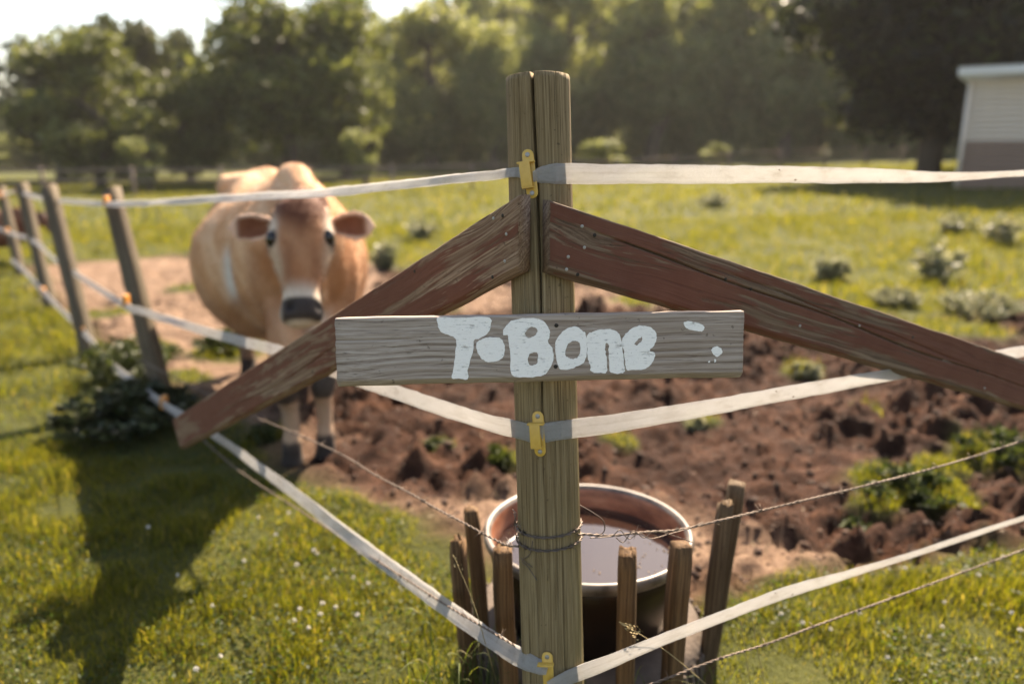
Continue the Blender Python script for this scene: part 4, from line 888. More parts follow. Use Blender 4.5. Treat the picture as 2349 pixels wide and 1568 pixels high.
# head
hc = np.tile(np.array([.31, .12, .045]), (n, 1)); hc = lerp(hc, np.array([.40, .19, .09]), .4 + nz1); hc = lerp(hc, np.array([.62, .47, .34]), .8 * ss(.075, .105, np.abs(hl)) * ss(.05, .12, ht))
hc = lerp(hc, np.array([.10, .028, .009]), 1.0 * ss(.24, .10, ht + .6 * np.abs(hl)) * (hq > -.13)); hc = lerp(hc, np.array([.26, .11, .05]), .75 * np.exp(-((np.abs(hl) - .05) / .018) ** 2) * ss(.18, .26, ht) * ss(.42, .34, ht))
for sx in (-1, 1): hc = lerp(hc, np.array([.66, .55, .44]), .9 * np.exp(-((ht - .14) / .06) ** 2 - ((hl - sx * .112) / .022) ** 2)); hc = lerp(hc, np.array([.50, .38, .27]), .8 * np.exp(-((ht - .31) / .07) ** 2 - ((hl - sx * .09) / .02) ** 2))
hc = lerp(hc, np.array([.55, .46, .36]), ss(.345, .43, ht)); hc = lerp(hc, np.array([.045, .036, .033]), ss(.425, .44, ht + .25 * np.abs(hl) * 0) * ss(.105, .075, np.abs(hl)) * (hq > .0) * ss(.52, .505, ht))
for sx in (-1, 1):
    hc = lerp(hc, np.array([.012, .009, .008]), np.exp(-((ht - .462) / .017) ** 2 - ((hl - sx * .052) / .014) ** 2) * (hq > .0)); hc = lerp(hc, np.array([.03, .02, .015]), 1.2 * np.exp(-(((ht - .183) / .034) ** 2 + ((hl - sx * .116) / .024) ** 2) ** 2) * (hq > .0))
C = np.where(ishead[:, None], hc, C)
for root_, o_, vd_, fr_ in EARS:
    e = V - root_; u = e @ o_ / .208; v = e @ vd_; q = e @ fr_; hwv = np.interp(u, [0, .15, .35, .6, .8, .93, 1], [.024, .032, .052, .066, .058, .034, .008])
    inn = (u > .03) & (u < 1.1) & (np.abs(v) < .09) & (np.abs(q) < .06); core = ss(.78, .58, np.abs(v + .012 * u) / hwv) * ss(.90, .78, u) * ((nr @ fr_) > 0.1)
    ec = lerp(np.tile(np.array([.78, .53, .39]), (n, 1)), np.array([.22, .085, .042]), core); ec = lerp(ec, np.array([.20, .05, .025]), core * np.exp(-((u - .55) / .2) ** 2) * .3)  # pale rim and inner ear, colours raised to paint in a warm sun glow
    C = np.where(inn[:, None], ec, C)
cme.vertices.foreach_set('co', V.astype(np.float32).ravel())
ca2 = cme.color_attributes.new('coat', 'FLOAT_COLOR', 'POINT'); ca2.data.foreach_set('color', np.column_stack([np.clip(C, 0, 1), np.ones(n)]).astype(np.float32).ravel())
cme.polygons.foreach_set('use_smooth', np.ones(len(cme.polygons), bool)); cme.update(); cme.materials.clear()
def coatmat(name, mul):
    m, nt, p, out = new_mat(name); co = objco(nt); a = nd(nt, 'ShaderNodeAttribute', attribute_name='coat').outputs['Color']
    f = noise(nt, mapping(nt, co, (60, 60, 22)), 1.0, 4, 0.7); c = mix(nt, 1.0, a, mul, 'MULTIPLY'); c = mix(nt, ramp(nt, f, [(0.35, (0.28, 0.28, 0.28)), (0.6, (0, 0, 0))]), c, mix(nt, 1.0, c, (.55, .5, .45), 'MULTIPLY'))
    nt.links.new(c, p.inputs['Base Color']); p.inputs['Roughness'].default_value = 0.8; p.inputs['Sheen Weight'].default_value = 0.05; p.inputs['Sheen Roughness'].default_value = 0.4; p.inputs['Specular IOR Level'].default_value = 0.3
    bump(nt, f, 0.5, 0.004, p); return m
CB = np.array([C0[0], C0[1], 0.0])
V2 = (V - CB).astype(np.float32); cme.vertices.foreach_set('co', V2.ravel()); cme.update()
cow = thing('cow', 'fawn brown cow standing behind the red board and facing the camera', 'cow', CB)
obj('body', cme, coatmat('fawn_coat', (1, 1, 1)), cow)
M_COAT = cow.children[0].data.materials[0]
rg = np.random.default_rng(8); pick = rg.integers(0, n, 90000); pick = pick[V2[pick][:, 2] > .08]; hn = len(pick); P0 = V2[pick].astype(float); N0 = nr[pick].astype(float)
hdir = N0 * .55 + rg.normal(0, .28, (hn, 3)); hdir[:, 2] -= .55; hdir += ca_ * .25; hdir /= np.linalg.norm(hdir, axis=1)[:, None]; hl_ = rg.uniform(.010, .024, hn)[:, None]; hs_ = np.cross(hdir, rg.normal(0, 1, (hn, 3))); hs_ /= np.linalg.norm(hs_, axis=1)[:, None] + 1e-9
nohair = ishead[pick] & (ht[pick] > .40); hl_[nohair] *= .2
HVt = np.stack([P0 - hs_ * .0011 - N0 * .002, P0 + hs_ * .0011 - N0 * .002, P0 + hdir * hl_], 1).reshape(-1, 3); hme = mesh_np('hair', HVt, [np.arange(hn * 3).reshape(-1, 3)])
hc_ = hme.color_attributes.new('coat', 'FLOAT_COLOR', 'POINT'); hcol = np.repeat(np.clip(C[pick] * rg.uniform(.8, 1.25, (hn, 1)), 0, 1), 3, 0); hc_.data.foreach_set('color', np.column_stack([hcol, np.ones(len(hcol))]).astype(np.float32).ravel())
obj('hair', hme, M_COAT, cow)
M_EYE = plain('cow_eye', (0.008, 0.006, 0.005), 0.06)
bm = bmesh.new(); bmesh.ops.create_uvsphere(bm, u_segments=18, v_segments=12, radius=0.0245); EYE_ME = bpy.data.meshes.new('eye'); bm.to_mesh(EYE_ME); bm.free(); EYE_ME.polygons.foreach_set('use_smooth', np.ones(len(EYE_ME.polygons), bool))
for v_ in EYE_ME.vertices: v_.co.z *= 1.3
for sx in (-1, 1): obj('eye', EYE_ME, M_EYE, cow, H0 + mH * .183 + rH * sx * .105 + bH * .072 - CB)
# second animal far left, dark brown, mostly behind the fence posts
calf = thing('calf', 'dark brown calf grazing behind the leaning posts at the far left', 'calf', (0, 0, 0))
cb = cme.copy(); cb.materials.clear(); obj('body', cb, coatmat('brown_coat', (.28, .17, .14)), calf)
for sx in (-1, 1): obj('eye', EYE_ME, M_EYE, calf, H0 + mH * .183 + rH * sx * .105 + bH * .072 - CB)
q = gnd(95, 640); calf.location = (q[0] - .85, q[1] + 1.3, 0); calf.rotation_euler = (0, 0, math.radians(60)); calf.scale = (.5, .5, .5)

# ================================================================== FAR SETTING: house, rail fence, trees
def far_at(px, dist): return np.array([(px - CX) / FOC * dist * cp, dist, 0.0])
# house
hx0 = (2190 - CX) / FOC * 18.7; HB = np.array([hx0, 19.0, 0.0]); HB[2] = float(terr(HB[0], HB[1])) - 0.1
house = thing('house', 'low house end with cream siding over a brown base under the dark tree', 'house', HB, (0, 0, math.radians(-34)))
M_CREAM = plain('cream_siding', (0.70, 0.60, 0.51), 0.6, 0, 4, 0.08); M_BROWN = plain('brown_siding', (0.27, 0.185, 0.145), 0.7, 0, 5, 0.15); M_FASC = plain('white_fascia', (0.78, 0.79, 0.80), 0.5, 0, 3, 0.05); M_ROOF = plain('roof_felt', (0.10, 0.10, 0.10), 0.9, 0, 8, 0.2)
HW, HD, HH = 9.0, 6.0, 2.62
V, F = box_vf((HW / 2, HD / 2 + 0.03, HH / 2), (HW - 0.04, HD, HH - 0.02)); mb = MB(); mb.add(V, F); hwall = mb.build('wall', M_CREAM, house)
base_h = 1.22; nb = 9
def sid(w, h): 
    mb = MB(); mb.add([(0, 0.02, 0), (w, 0.02, 0), (w, 0.005, h), (0, 0.005, h), (0, -0.035, 0), (w, -0.035, 0), (w, 0.002, h), (0, 0.002, h)], [(0, 1, 2, 3), (4, 7, 6, 5), (0, 4, 5, 1), (3, 2, 6, 7), (0, 3, 7, 4), (1, 5, 6, 2)]); return mb.mesh('siding_board')
SB = sid(HW, base_h / nb - 0.006); SCm = sid(HW, 0.118)
SBo = SB; z = 0.0
for i in range(nb): obj('siding_board', SBo, M_BROWN, hwall, (0, 0, z + i * base_h / nb))
z = base_h; i = 0
while z < HH - 0.1: obj('siding_board', SCm, M_CREAM, hwall, (0, -0.001, z)); z += 0.124
V, F = box_vf((HW / 2, HD / 2 - 0.1, HH + 0.16), (HW + 0.5, HD + 0.7, 0.20)); mb = MB(); mb.add(V, F); mb.build('fascia', M_FASC, house)
mb = MB(); x0, x1, y0, y1, zr = -0.3, HW + 0.3, -0.5, HD + 0.4, HH + 0.262; mb.add([(x0, y0, zr), (x1, y0, zr), (x1, y1, zr), (x0, y1, zr), (x0, (y0 + y1) / 2, zr + .3), (x1, (y0 + y1) / 2, zr + .3)], [(0, 1, 5, 4), (2, 3, 4, 5), (0, 4, 3), (1, 2, 5), (0, 3, 2, 1)]); mb.build('roof', M_ROOF, house)
V, F = box_vf((0.0, -0.02, HH / 2), (0.09, 0.06, HH)); mb = MB(); mb.add(V, F); mb.build('corner_trim', M_CREAM, house)
# rail fence, running away from the left towards the back right
M_RAIL = plain('weathered_rail', (0.13, 0.095, 0.078), 0.85, 0, 6, 0.35)
def rail_fence(pts, label, hgt):
    pts = [np.array([p_[0], p_[1], float(terr(p_[0], p_[1]))]) for p_ in pts]; root = thing('rail_fence', label, 'fence', pts[0]); o0 = pts[0]
    P = resample(np.array(pts), 2.5)
    for i, q in enumerate(P):
        q = np.array([q[0], q[1], float(terr(q[0], q[1]))]); V, F = box_vf(q - o0 + np.array([0, 0, hgt / 2 - .1]), (.08, .08, hgt + .2)); mb = MB(); mb.add(V, F); mb.build('post', M_RAIL, root)
        if i:
            for hz in (hgt - .1, hgt * .52):
                a = pq + np.array([0, 0, hz]); b = q + np.array([0, 0, hz]); d = unit(b - a); up_ = UP - d * d[2]; sd = np.cross(d, up_); V = []
                for c_ in (a - d * .05, b + d * .05): V += [c_ + sd * x + up_ * z_ - o0 for x, z_ in ((-.02, -.038), (.02, -.038), (.02, .038), (-.02, .038))]
                mb = MB(); mb.add(V, [(0, 3, 2, 1), (4, 5, 6, 7), (0, 1, 5, 4), (1, 2, 6, 5), (2, 3, 7, 6), (3, 0, 4, 7)]); mb.build('rail', M_RAIL, root)
        pq = q
rail_fence([(-24, 22), (-8, 23.5), (2, 26), (10, 30), (17, 34)], 'brown rail fence crossing the far side of the pasture below the wood', 0.85)

# trees
def crown_mesh(seed, nblob, nleaf, leaf, rz=1.15, core=0.0, low=0.75):
    rg = np.random.default_rng(seed); B = []
    while len(B) < nblob:
        q = rg.uniform(-1, 1, 3); r_ = np.linalg.norm(q)
        if r_ > 1 or r_ < 0.25: continue
        q = q * np.array([.80, .80, .80 * rz]); 
        if q[2] < 0: q[:2] *= 1 - 0.25 * (-q[2] / rz)
        B.append((q, rg.uniform(.20, .40)))
    per = nleaf // nblob; P = []; N = []
    for c, r in B:
        d = rg.normal(0, 1, (per, 3)); d /= np.linalg.norm(d, axis=1)[:, None]; rr = r * rg.uniform(.55, 1.08, per) ** 1.0 * (1 + .25 * rg.normal(0, 1, per) * 0.5)
        sc = np.array([1, 1, low]); P.append(c + d * rr[:, None] * sc); N.append(d + rg.normal(0, .7, d.shape))
    P = np.concatenate(P); N = np.concatenate(N); N /= np.linalg.norm(N, axis=1)[:, None]; m_ = len(P)
    A = np.cross(N, rg.normal(0, 1, N.shape)); A /= np.linalg.norm(A, axis=1)[:, None] + 1e-9; Bv = np.cross(N, A); s = leaf * rg.uniform(.6, 1.35, m_)[:, None]
    V = np.stack([P - A * s, P - Bv * s * .55, P + A * s, P + Bv * s * .55], 1).reshape(-1, 3)
    return mesh_np('crown', V, [np.arange(m_ * 4).reshape(-1, 4)])
def trunk_mesh(seed, tall, r0, spread):
    rg = np.random.default_rng(seed); mb = MB(); P = [np.array([0, 0, -.1])]
    for i in range(1, 8): P.append(np.array([.05 * rg.normal(), .05 * rg.normal(), tall * i / 7]))
    mb.add(*tube_vf(P, np.linspace(r0 * 1.25, r0 * .3, 8), 10))
    for i in range(9):
        z = tall * rg.uniform(.28, .85); a = rg.uniform(0, 6.28); L = spread * rg.uniform(.5, .95)
        e = [np.array([0, 0, z]), np.array([math.cos(a) * L * .5, math.sin(a) * L * .5, z + L * .28]), np.array([math.cos(a) * L, math.sin(a) * L, z + L * .42])]
        mb.add(*tube_vf(catmull(e, 3), np.linspace(r0 * .38, r0 * .08, 7), 6))
    return mb.mesh('trunk', True)
CR = [crown_mesh(1, 46, 11000, .050), crown_mesh(2, 40, 10000, .052, 1.3), crown_mesh(3, 52, 12000, .046, 1.05), crown_mesh(4, 30, 7000, .055, 1.0)]
CRD = crown_mesh(9, 60, 42000, .042, 1.0); CRB = [crown_mesh(31, 13, 4200, .075, .9), crown_mesh(32, 10, 3800, .08, .8)]
TR = [trunk_mesh(i, 1.0, .045, .42) for i in range(3)]
M_BARK = plain('bark', (0.075, 0.055, 0.04), 0.9, 0, 9, 0.4, 0.02, 20)
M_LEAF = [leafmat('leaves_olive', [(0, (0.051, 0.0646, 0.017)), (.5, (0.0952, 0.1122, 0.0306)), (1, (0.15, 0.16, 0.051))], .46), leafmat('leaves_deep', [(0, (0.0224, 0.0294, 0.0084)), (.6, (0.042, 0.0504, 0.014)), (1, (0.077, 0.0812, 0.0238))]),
          leafmat('leaves_pale', [(0, (.105, .125, .046)), (.5, (.175, .19, .074)), (1, (.26, .265, .11))], .5), leafmat('leaves_dark', [(0, (.003, .005, .002)), (.6, (.008, .011, .003)), (.88, (.028, .036, .007)), (1, (.07, .08, .014))], .42)]  # pale leaves stand in for haze on the far trees; also used on pale bushes
def tree(name, label, px, dist, top, rad, cr, lm, group=None, low=None, cat='tree', bot=0.12, sink=0.0):
    b = far_at(px, dist); b[2] = float(terr(b[0], b[1])) - sink; H = (330 - top) / FOC * dist + EYE - b[2]
    t = thing(name, label, cat, b, (0, 0, RNG.uniform(0, 6.28)), group)
    ch = H * (1 - bot); c = obj('crown', cr, None, t, (0, 0, H * bot + ch / 2)); c.scale = (rad, rad, ch / 2 / 1.02)
    c.data.materials.append(M_LEAF[0]) if not c.data.materials else None; c.material_slots[0].link = 'OBJECT'; c.material_slots[0].material = M_LEAF[lm]
    k = obj('trunk', TR[RNG.integers(3)], M_BARK, t); k.scale = (H * .82, H * .82, H * .82)
    return t
G = 'trees of the wooded edge behind the pasture'
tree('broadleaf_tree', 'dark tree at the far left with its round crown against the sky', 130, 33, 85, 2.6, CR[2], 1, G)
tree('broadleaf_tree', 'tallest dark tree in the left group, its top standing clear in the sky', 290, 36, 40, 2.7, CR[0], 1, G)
tree('broadleaf_tree', 'olive green tree in front of the left group, above the leaning posts', 220, 28, 110, 2.6, CR[1], 0, G)
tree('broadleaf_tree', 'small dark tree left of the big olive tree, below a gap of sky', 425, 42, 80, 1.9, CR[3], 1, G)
tree('broadleaf_tree', 'lower olive tree filling the gap between left group and big tree', 430, 31, 170, 2.2, CR[0], 0, G)
tree('broadleaf_tree', 'big olive green tree standing directly behind the cow', 660, 32, -20, 3.9, CR[2], 0, G)
tree('broadleaf_tree', 'feathery right half of the trees behind the cow', 790, 34, 35, 2.6, CR[1], 0, G)
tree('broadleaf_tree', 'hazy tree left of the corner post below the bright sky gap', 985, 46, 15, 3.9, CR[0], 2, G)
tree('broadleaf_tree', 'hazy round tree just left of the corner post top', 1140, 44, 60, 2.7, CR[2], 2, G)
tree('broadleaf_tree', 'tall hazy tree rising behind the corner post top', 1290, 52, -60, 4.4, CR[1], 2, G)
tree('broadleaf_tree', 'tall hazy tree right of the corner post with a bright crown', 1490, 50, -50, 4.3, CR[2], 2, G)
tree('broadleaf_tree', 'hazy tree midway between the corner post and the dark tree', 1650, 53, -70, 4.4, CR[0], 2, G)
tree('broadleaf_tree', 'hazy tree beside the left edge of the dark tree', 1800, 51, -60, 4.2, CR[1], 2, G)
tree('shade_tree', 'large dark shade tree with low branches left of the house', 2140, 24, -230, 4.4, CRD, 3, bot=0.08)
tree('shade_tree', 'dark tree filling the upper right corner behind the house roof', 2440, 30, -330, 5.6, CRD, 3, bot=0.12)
GS = 'bushes along the far edge of the pasture'
tree('bush', 'pale rounded bush right of the cow below the big tree', 835, 27, 265, .95, CRB[0], 2, GS, cat='bush', bot=0.02)
tree('bush', 'pale bush at the foot of the left tree group', 330, 25, 285, .95, CRB[0], 2, GS, cat='bush', bot=0.02)
tree('bush', 'wide yellow green bush just right of the corner post', 1388, 30, 296, 1.3, CRB[0], 2, GS, cat='bush', bot=0.02)
tree('bush', 'small yellow green bush standing alone before the dark wood', 1645, 32, 318, .70, CRB[1], 2, GS, cat='bush', bot=0.02)
# the wood behind reads as one mass
rg = np.random.default_rng(44); VV = []; FF = []; cnt = 0
bases = []
for me_ in CR[:3]:
    a = np.zeros(len(me_.vertices) * 3, np.float32); me_.vertices.foreach_get('co', a); bases.append(a.reshape(-1, 3)[:len(a) // 3 // 8 * 4])
for px in np.arange(-1500, 3900, 66):
    for row in (0, 1, 2):
        d = 58 + row * 7 + rg.uniform(-2, 2); x = px + rg.uniform(-40, 40)
        tpx = np.interp(x, [-1500, 0, 120, 330, 470, 560, 900, 985, 1040, 1120, 1380, 1440, 3900], [230, 230, 200, 160, 170, 90, 10, 20, 40, -60, -10, -60, -120]) + (120 if row == 0 else 30 if row == 1 else 0) + rg.uniform(0, 35)
        if row == 0: d -= 6
        b = far_at(x, d); H = max(2.0, (330 - tpx) / FOC * d + EYE); r = rg.uniform(3.0, 4.4)
        q = bases[rg.integers(3)]; a = rg.uniform(0, 6.28); R_ = np.array([[math.cos(a), -math.sin(a), 0], [math.sin(a), math.cos(a), 0], [0, 0, 1]])
        VV.append((q @ R_.T) * np.array([r, r, H / 2]) * 1.0 + b + np.array([0, 0, H / 2])); FF.append(np.arange(cnt, cnt + len(q)).reshape(-1, 4)); cnt += len(q)
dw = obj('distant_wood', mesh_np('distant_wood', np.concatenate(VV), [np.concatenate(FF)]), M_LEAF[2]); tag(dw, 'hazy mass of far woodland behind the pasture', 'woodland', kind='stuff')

# ================================================================== NEAR PLANTS
def leaves_np(P, N, ln, wd, rg, curl=0.25):
    """pointed leaves from base points along directions N"""
    A = N / (np.linalg.norm(N, axis=1)[:, None] + 1e-9); S = np.cross(A, rg.normal(0, 1, A.shape)); S /= np.linalg.norm(S, axis=1)[:, None] + 1e-9; U = np.cross(S, A); U = np.where(U[:, 2:3] < 0, -U, U)
    l = ln[:, None]; w = wd[:, None]
    V = np.stack([P, P + A * l * .45 + S * w + U * l * .04, P + A * l - U * l * curl, P + A * l * .45 - S * w + U * l * .04], 1).reshape(-1, 3)
    return V, np.arange(len(P) * 4).reshape(-1, 4)
M_WEED = leafmat('weed_leaf', [(0, (.018, .028, .008)), (.5, (.036, .050, .014)), (1, (.065, .08, .024))], .4)
M_GREY = leafmat('thistle_leaf', [(0, (0.11, 0.124, 0.068)), (.5, (0.19, 0.2, 0.12)), (1, (0.36, 0.34, 0.24))], .35, (1.2, 1.15, .9))
M_BUSH = leafmat('bush_leaf', [(0, (.010, .016, .005)), (.6, (.020, .030, .009)), (1, (.05, .06, .018))], .12)  # leaf colour darkened to stand in for shade on the backlit bush
M_STEM = plain('green_stem', (.09, .10, .035), .7, 0, 30, .3)
def shrub(name, label, base, w, h, nst, nl, ln, mat, group=None, cat='plant', seed=0, flowers=0):
    rg = np.random.default_rng(seed); base = np.asarray(base, float); root = thing(name, label, cat, base, group=group); mb = MB(); P = []; N = []
    for i in range(nst):
        a = rg.uniform(0, 6.28); r = w / 2 * math.sqrt(rg.uniform(0, 1)); H = h * (1 - .55 * (r / (w / 2)) ** 2) * rg.uniform(.75, 1.1); tip = np.array([math.cos(a) * r, math.sin(a) * r, H])
        b0 = np.array([tip[0] * .35, tip[1] * .35, -.02]); c = catmull(np.array([b0, b0 * .5 + tip * .5 + np.array([0, 0, H * .12]), tip]), 4); mb.add(*tube_vf(c, np.linspace(.004, .0015, len(c)) * (h / .5 + .4), 4, False))
        t = rg.uniform(.12, 1, nl // nst); k = np.array([np.interp(t, np.linspace(0, 1, len(c)), c[:, j]) for j in range(3)]).T
        d = rg.normal(0, 1, k.shape); d[:, 2] = np.abs(d[:, 2]) * .7 + .15; P.append(k); N.append(d)
    P = np.concatenate(P); N = np.concatenate(N); V, F = leaves_np(P, N, ln * rg.uniform(.6, 1.3, len(P)), ln * .27 * rg.uniform(.7, 1.3, len(P)), rg)
    obj('foliage', mesh_np('foliage', V, [F]), mat, root); mb.build('stems', M_STEM, root)
    return root
shrub('weed_bush', 'dark shaded weed bush round the foot of the nearest leaning post', (-1.98, 3.72, 0), .74, .20, 90, 5200, .052, M_BUSH, cat='bush', seed=5)
bb = gnd(240, 900); shrub('weed_bush', 'paler flowering weeds behind the dark bush at the left', (bb[0], bb[1] + .3, 0), .7, .26, 60, 1800, .045, M_WEED, cat='bush', seed=6)
GT = 'grey thistle plants in the pasture'
for i, (px, py, w, h, l) in enumerate([(2150, 640, .62, .42, 'large grey thistle clump in the pasture above the right board'), (2295, 545, .60, .36, 'grey thistle clump at the right edge below the house'), (965, 548, .60, .30, 'grey thistle clump just right of the cow'),
                                       (1905, 640, .42, .26, 'grey thistle clump above the middle of the right board'), (885, 615, .36, .28, 'dark thistle clump beside the cow, above the left board'), (1640, 472, .7, .30, 'small faint thistle clump in the middle of the pasture'), (2190, 512, .8, .25, 'low thistle clump near the tree shadow')]):
    b = gnd(px, py, .0); zz = float(height(b[0:1], b[1:2])[0]); b = gnd(px, py, zz); b[2] = float(height(b[0:1], b[1:2])[0]); shrub('thistle', l, b, w, h, 24, 330, .10, M_GREY, GT, seed=20 + i)
GW = 'green weeds on the churned soil'
for i, (px, py, w, h, l) in enumerate([(2080, 1130, .42, .10, 'largest patch of green weeds on the dark soil at the right'), (2310, 1045, .45, .12, 'green weeds on the soil at the right edge of the photo'), (1600, 970, .16, .07, 'small pale weed on the soil below the sign end'), (1130, 1055, .14, .06, 'small weed on the soil left of the corner post'),
                                       (1000, 1035, .12, .06, 'tiny weed on the soil between cow and corner post'), (1850, 860, .2, .08, 'pale weed on the soil under the right board'), (2240, 720, .8, .22, 'leafy weeds between soil and pasture at the right'), (2050, 700, .5, .16, 'leafy weeds just above the right board'), (1970, 1180, .12, .06, 'small weed left of the largest weed patch'), (610, 1010, .16, .07, 'weed beside the cow front hoof'), (520, 800, .5, .14, 'weeds under the belly of the cow')]):
    b = gnd(px, py); b[2] = float(height(b[0:1], b[1:2])[0]) - .005; shrub('weed', l, b, w, h, max(6, int(w * 90)), int(260 + w * 2600), .038, M_WEED if i not in (2, 5, 6, 7) else M_GREY, GW, seed=50 + i)

# grass
M_GRASS = leafmat('grass_blade', [(0, (0.0288, 0.036, 0.0048)), (.45, (0.0624, 0.0696, 0.0108)), (.85, (0.1056, 0.1056, 0.0192)), (.96, (0.126, 0.114, 0.0312)), (1, (0.204, 0.162, 0.072))], .62, (2.28, 2.08, .68))
def blades_np(P, L, Wd, rg, lean=.5):
    n = len(P); a = rg.uniform(0, 2 * np.pi, n); le = np.abs(rg.normal(0, lean, n)) + .12; d = np.stack([np.cos(a), np.sin(a), 0 * a], 1); b = rg.uniform(0, 2 * np.pi, n); s = np.stack([np.cos(b), np.sin(b), 0 * b], 1) * Wd[:, None] * .5
    u = np.array([0, 0, 1.0]); m1 = P + (u * (L * .55 * np.cos(le * .5))[:, None] + d * (L * .55 * np.sin(le * .5))[:, None]); tp = m1 + (u * (L * .5 * np.cos(le * 1.5))[:, None] + d * (L * .5 * np.sin(le * 1.5))[:, None])
    V = np.stack([P - s, P + s, m1 - s * .8, m1 + s * .8, tp], 1).reshape(-1, 3); i = np.arange(n)[:, None] * 5
    return V, i + np.array([[0, 1, 3, 2]]), i + np.array([[2, 3, 4]])
def lawn(name, label, y0, y1, dens, L, Wd, seed, lean, spread=1.25, edge=.6, mudfree=.35):
    rg = np.random.default_rng(seed); A = 0.5 * (2 * (spread * y0 + edge) + 2 * (spread * y1 + edge)) * (y1 - y0); n = int(A * dens)
    t = rg.uniform(0, 1, n); y = y0 + (y1 - y0) * t; k = rg.uniform(0, 1, n) < (spread * y + edge) / (spread * y1 + edge); y = y[k]; x = rg.uniform(-1, 1, len(y)) * (spread * y + edge)
    mm = mudmask(x, y); cl = fbm(x * 5, y * 5, 3); c2 = fbm(x * 1.1 + 30, y * 1.1, 2)
    keep = (mm < mudfree * rg.uniform(.3, 1.3, len(x))) & (rg.uniform(0, 1, len(x)) < .80 + .55 * cl + .2 * c2)
    keep &= np.hypot(x - TC[0], y - TC[1]) > .30
    x, y, cl, c2 = x[keep], y[keep], cl[keep], c2[keep]; P = np.stack([x, y, height(x, y) - .004], 1); m_ = len(x)
    V, q4, q3 = blades_np(P, L * rg.uniform(.5, 1.3, m_) * np.clip(1 + 1.1 * cl + .6 * c2, .3, 2.4), Wd * rg.uniform(.6, 1.3, m_), rg, lean)
    return V, q4, q3
VV, Q4, Q3 = [], [], []; cnt = 0
for a in ((1.25, 2.3, 26000, .038, .0030), (2.3, 3.6, 15000, .042, .0038), (3.6, 7, 3600, .055, .006), (7, 14, 900, .075, .012), (14, 36, 110, .10, .030)):
    V, q4, q3 = lawn('', '', *a[:5], int(a[0] * 100), .55); VV.append(V); Q4.append(q4 + cnt); Q3.append(q3 + cnt); cnt += len(V)
go = obj('grass', mesh_np('grass', np.concatenate(VV), [np.concatenate(Q4), np.concatenate(Q3)]), M_GRASS); tag(go, 'short sunlit grass of the lawn and pasture', 'grass', kind='stuff')
# clover leaves in the near lawn
rg = np.random.default_rng(77); n = 52000; y = 1.3 + 3.2 * rg.uniform(0, 1, n) ** 1.2; x = rg.uniform(-1, 1, n) * (.8 * y + .4); k = (mudmask(x, y) < .3) & (fbm(x * 3.3 + 12, y * 3.3, 3) > -.12) & (np.hypot(x - TC[0], y - TC[1]) > .31); x, y = x[k], y[k]; n = len(x)
P = np.stack([x, y, height(x, y) + rg.uniform(.012, .045, n) * (1 + .7 * fbm(x * 5, y * 5, 3))], 1); N = rg.normal(0, 1, (n, 3)); N[:, 2] = np.abs(N[:, 2]) * .25
V, F = leaves_np(P, N, rg.uniform(.007, .014, n), rg.uniform(.0035, .0065, n), rg, .1)
M_CLOV = leafmat('clover_leaf', [(0, (0.0196, 0.035, 0.0084)), (.6, (0.0392, 0.0588, 0.014)), (1, (0.07, 0.0896, 0.0238))], .45, (2.0, 2.0, .8))
tag(obj('clover_cover', mesh_np('clover_cover', V, [F]), M_CLOV), 'low clover leaves mixed into the near lawn', 'clover', kind='stuff')
# clods and chaff on the soil
rg = np.random.default_rng(5); bm = bmesh.new(); bmesh.ops.create_icosphere(bm, subdivisions=1, radius=1.0); ico = np.array([v.co[:] for v in bm.verts]); icf = np.array([[v.index for v in f.verts] for f in bm.faces]); bm.free()
n = 22000; y = 1.7 + 6.5 * rg.uniform(0, 1, n) ** 1.15; x = rg.uniform(-1, 1, n) * (.8 * y + .4); k = (mudmask(x, y) > .8) & (rg.uniform(0, 1, n) > .5 * palemask(x, y)) & (np.hypot(x - TC[0], y - TC[1]) > .35); x, y = x[k], y[k]; n = len(x)
s = np.minimum(np.exp(rg.normal(-5.1, .6, n)), .017); z = height(x, y); a = rg.uniform(0, 6.28, n); J = 1 + .28 * rg.normal(0, 1, (n, len(ico), 1)); B = ico[None] * J * (s[:, None, None] * np.stack([rg.uniform(.8, 1.5, n), rg.uniform(.8, 1.4, n), rg.uniform(.5, .9, n)], 1)[:, None])
ca3, sa3 = np.cos(a)[:, None], np.sin(a)[:, None]; Vx = B[:, :, 0] * ca3 - B[:, :, 1] * sa3; Vy = B[:, :, 0] * sa3 + B[:, :, 1] * ca3
V = np.stack([Vx + x[:, None], Vy + y[:, None], B[:, :, 2] + z[:, None] - s[:, None] * .1], -1).reshape(-1, 3); F = (np.arange(n)[:, None, None] * len(ico) + icf[None]).reshape(-1, 3)
m, nt, p, out = new_mat('clod_soil'); g = nd(nt, 'ShaderNodeNewGeometry'); co = objco(nt)
c = ramp(nt, g.outputs['Random Per Island'], [(0, (.035, .017, .010)), (.6, (.065, .034, .021)), (1, (.12, .068, .044))]); c = mix(nt, mth(nt, 'MULTIPLY', noise(nt, co, 50, 4), .5), c, (.04, .02, .012)); nt.links.new(c, p.inputs['Base Color']); p.inputs['Roughness'].default_value = .95; bump(nt, noise(nt, co, 120, 4), 1, .01, p)
tag(obj('soil_clods', mesh_np('soil_clods', V, [F]), m), 'loose brown clods over the churned paddock soil', 'clods', kind='stuff')
n = 9000; y = 1.7 + 7 * rg.uniform(0, 1, n); x = rg.uniform(-1, 1, n) * (.8 * y + .4); k = (mudmask(x, y) > .7) & (rg.uniform(0, 1, n) < .12 + palemask(x, y)) & (np.hypot(x - TC[0], y - TC[1]) > .35); x, y = x[k], y[k]; n = len(x); P = np.stack([x, y, height(x, y) + .004], 1)
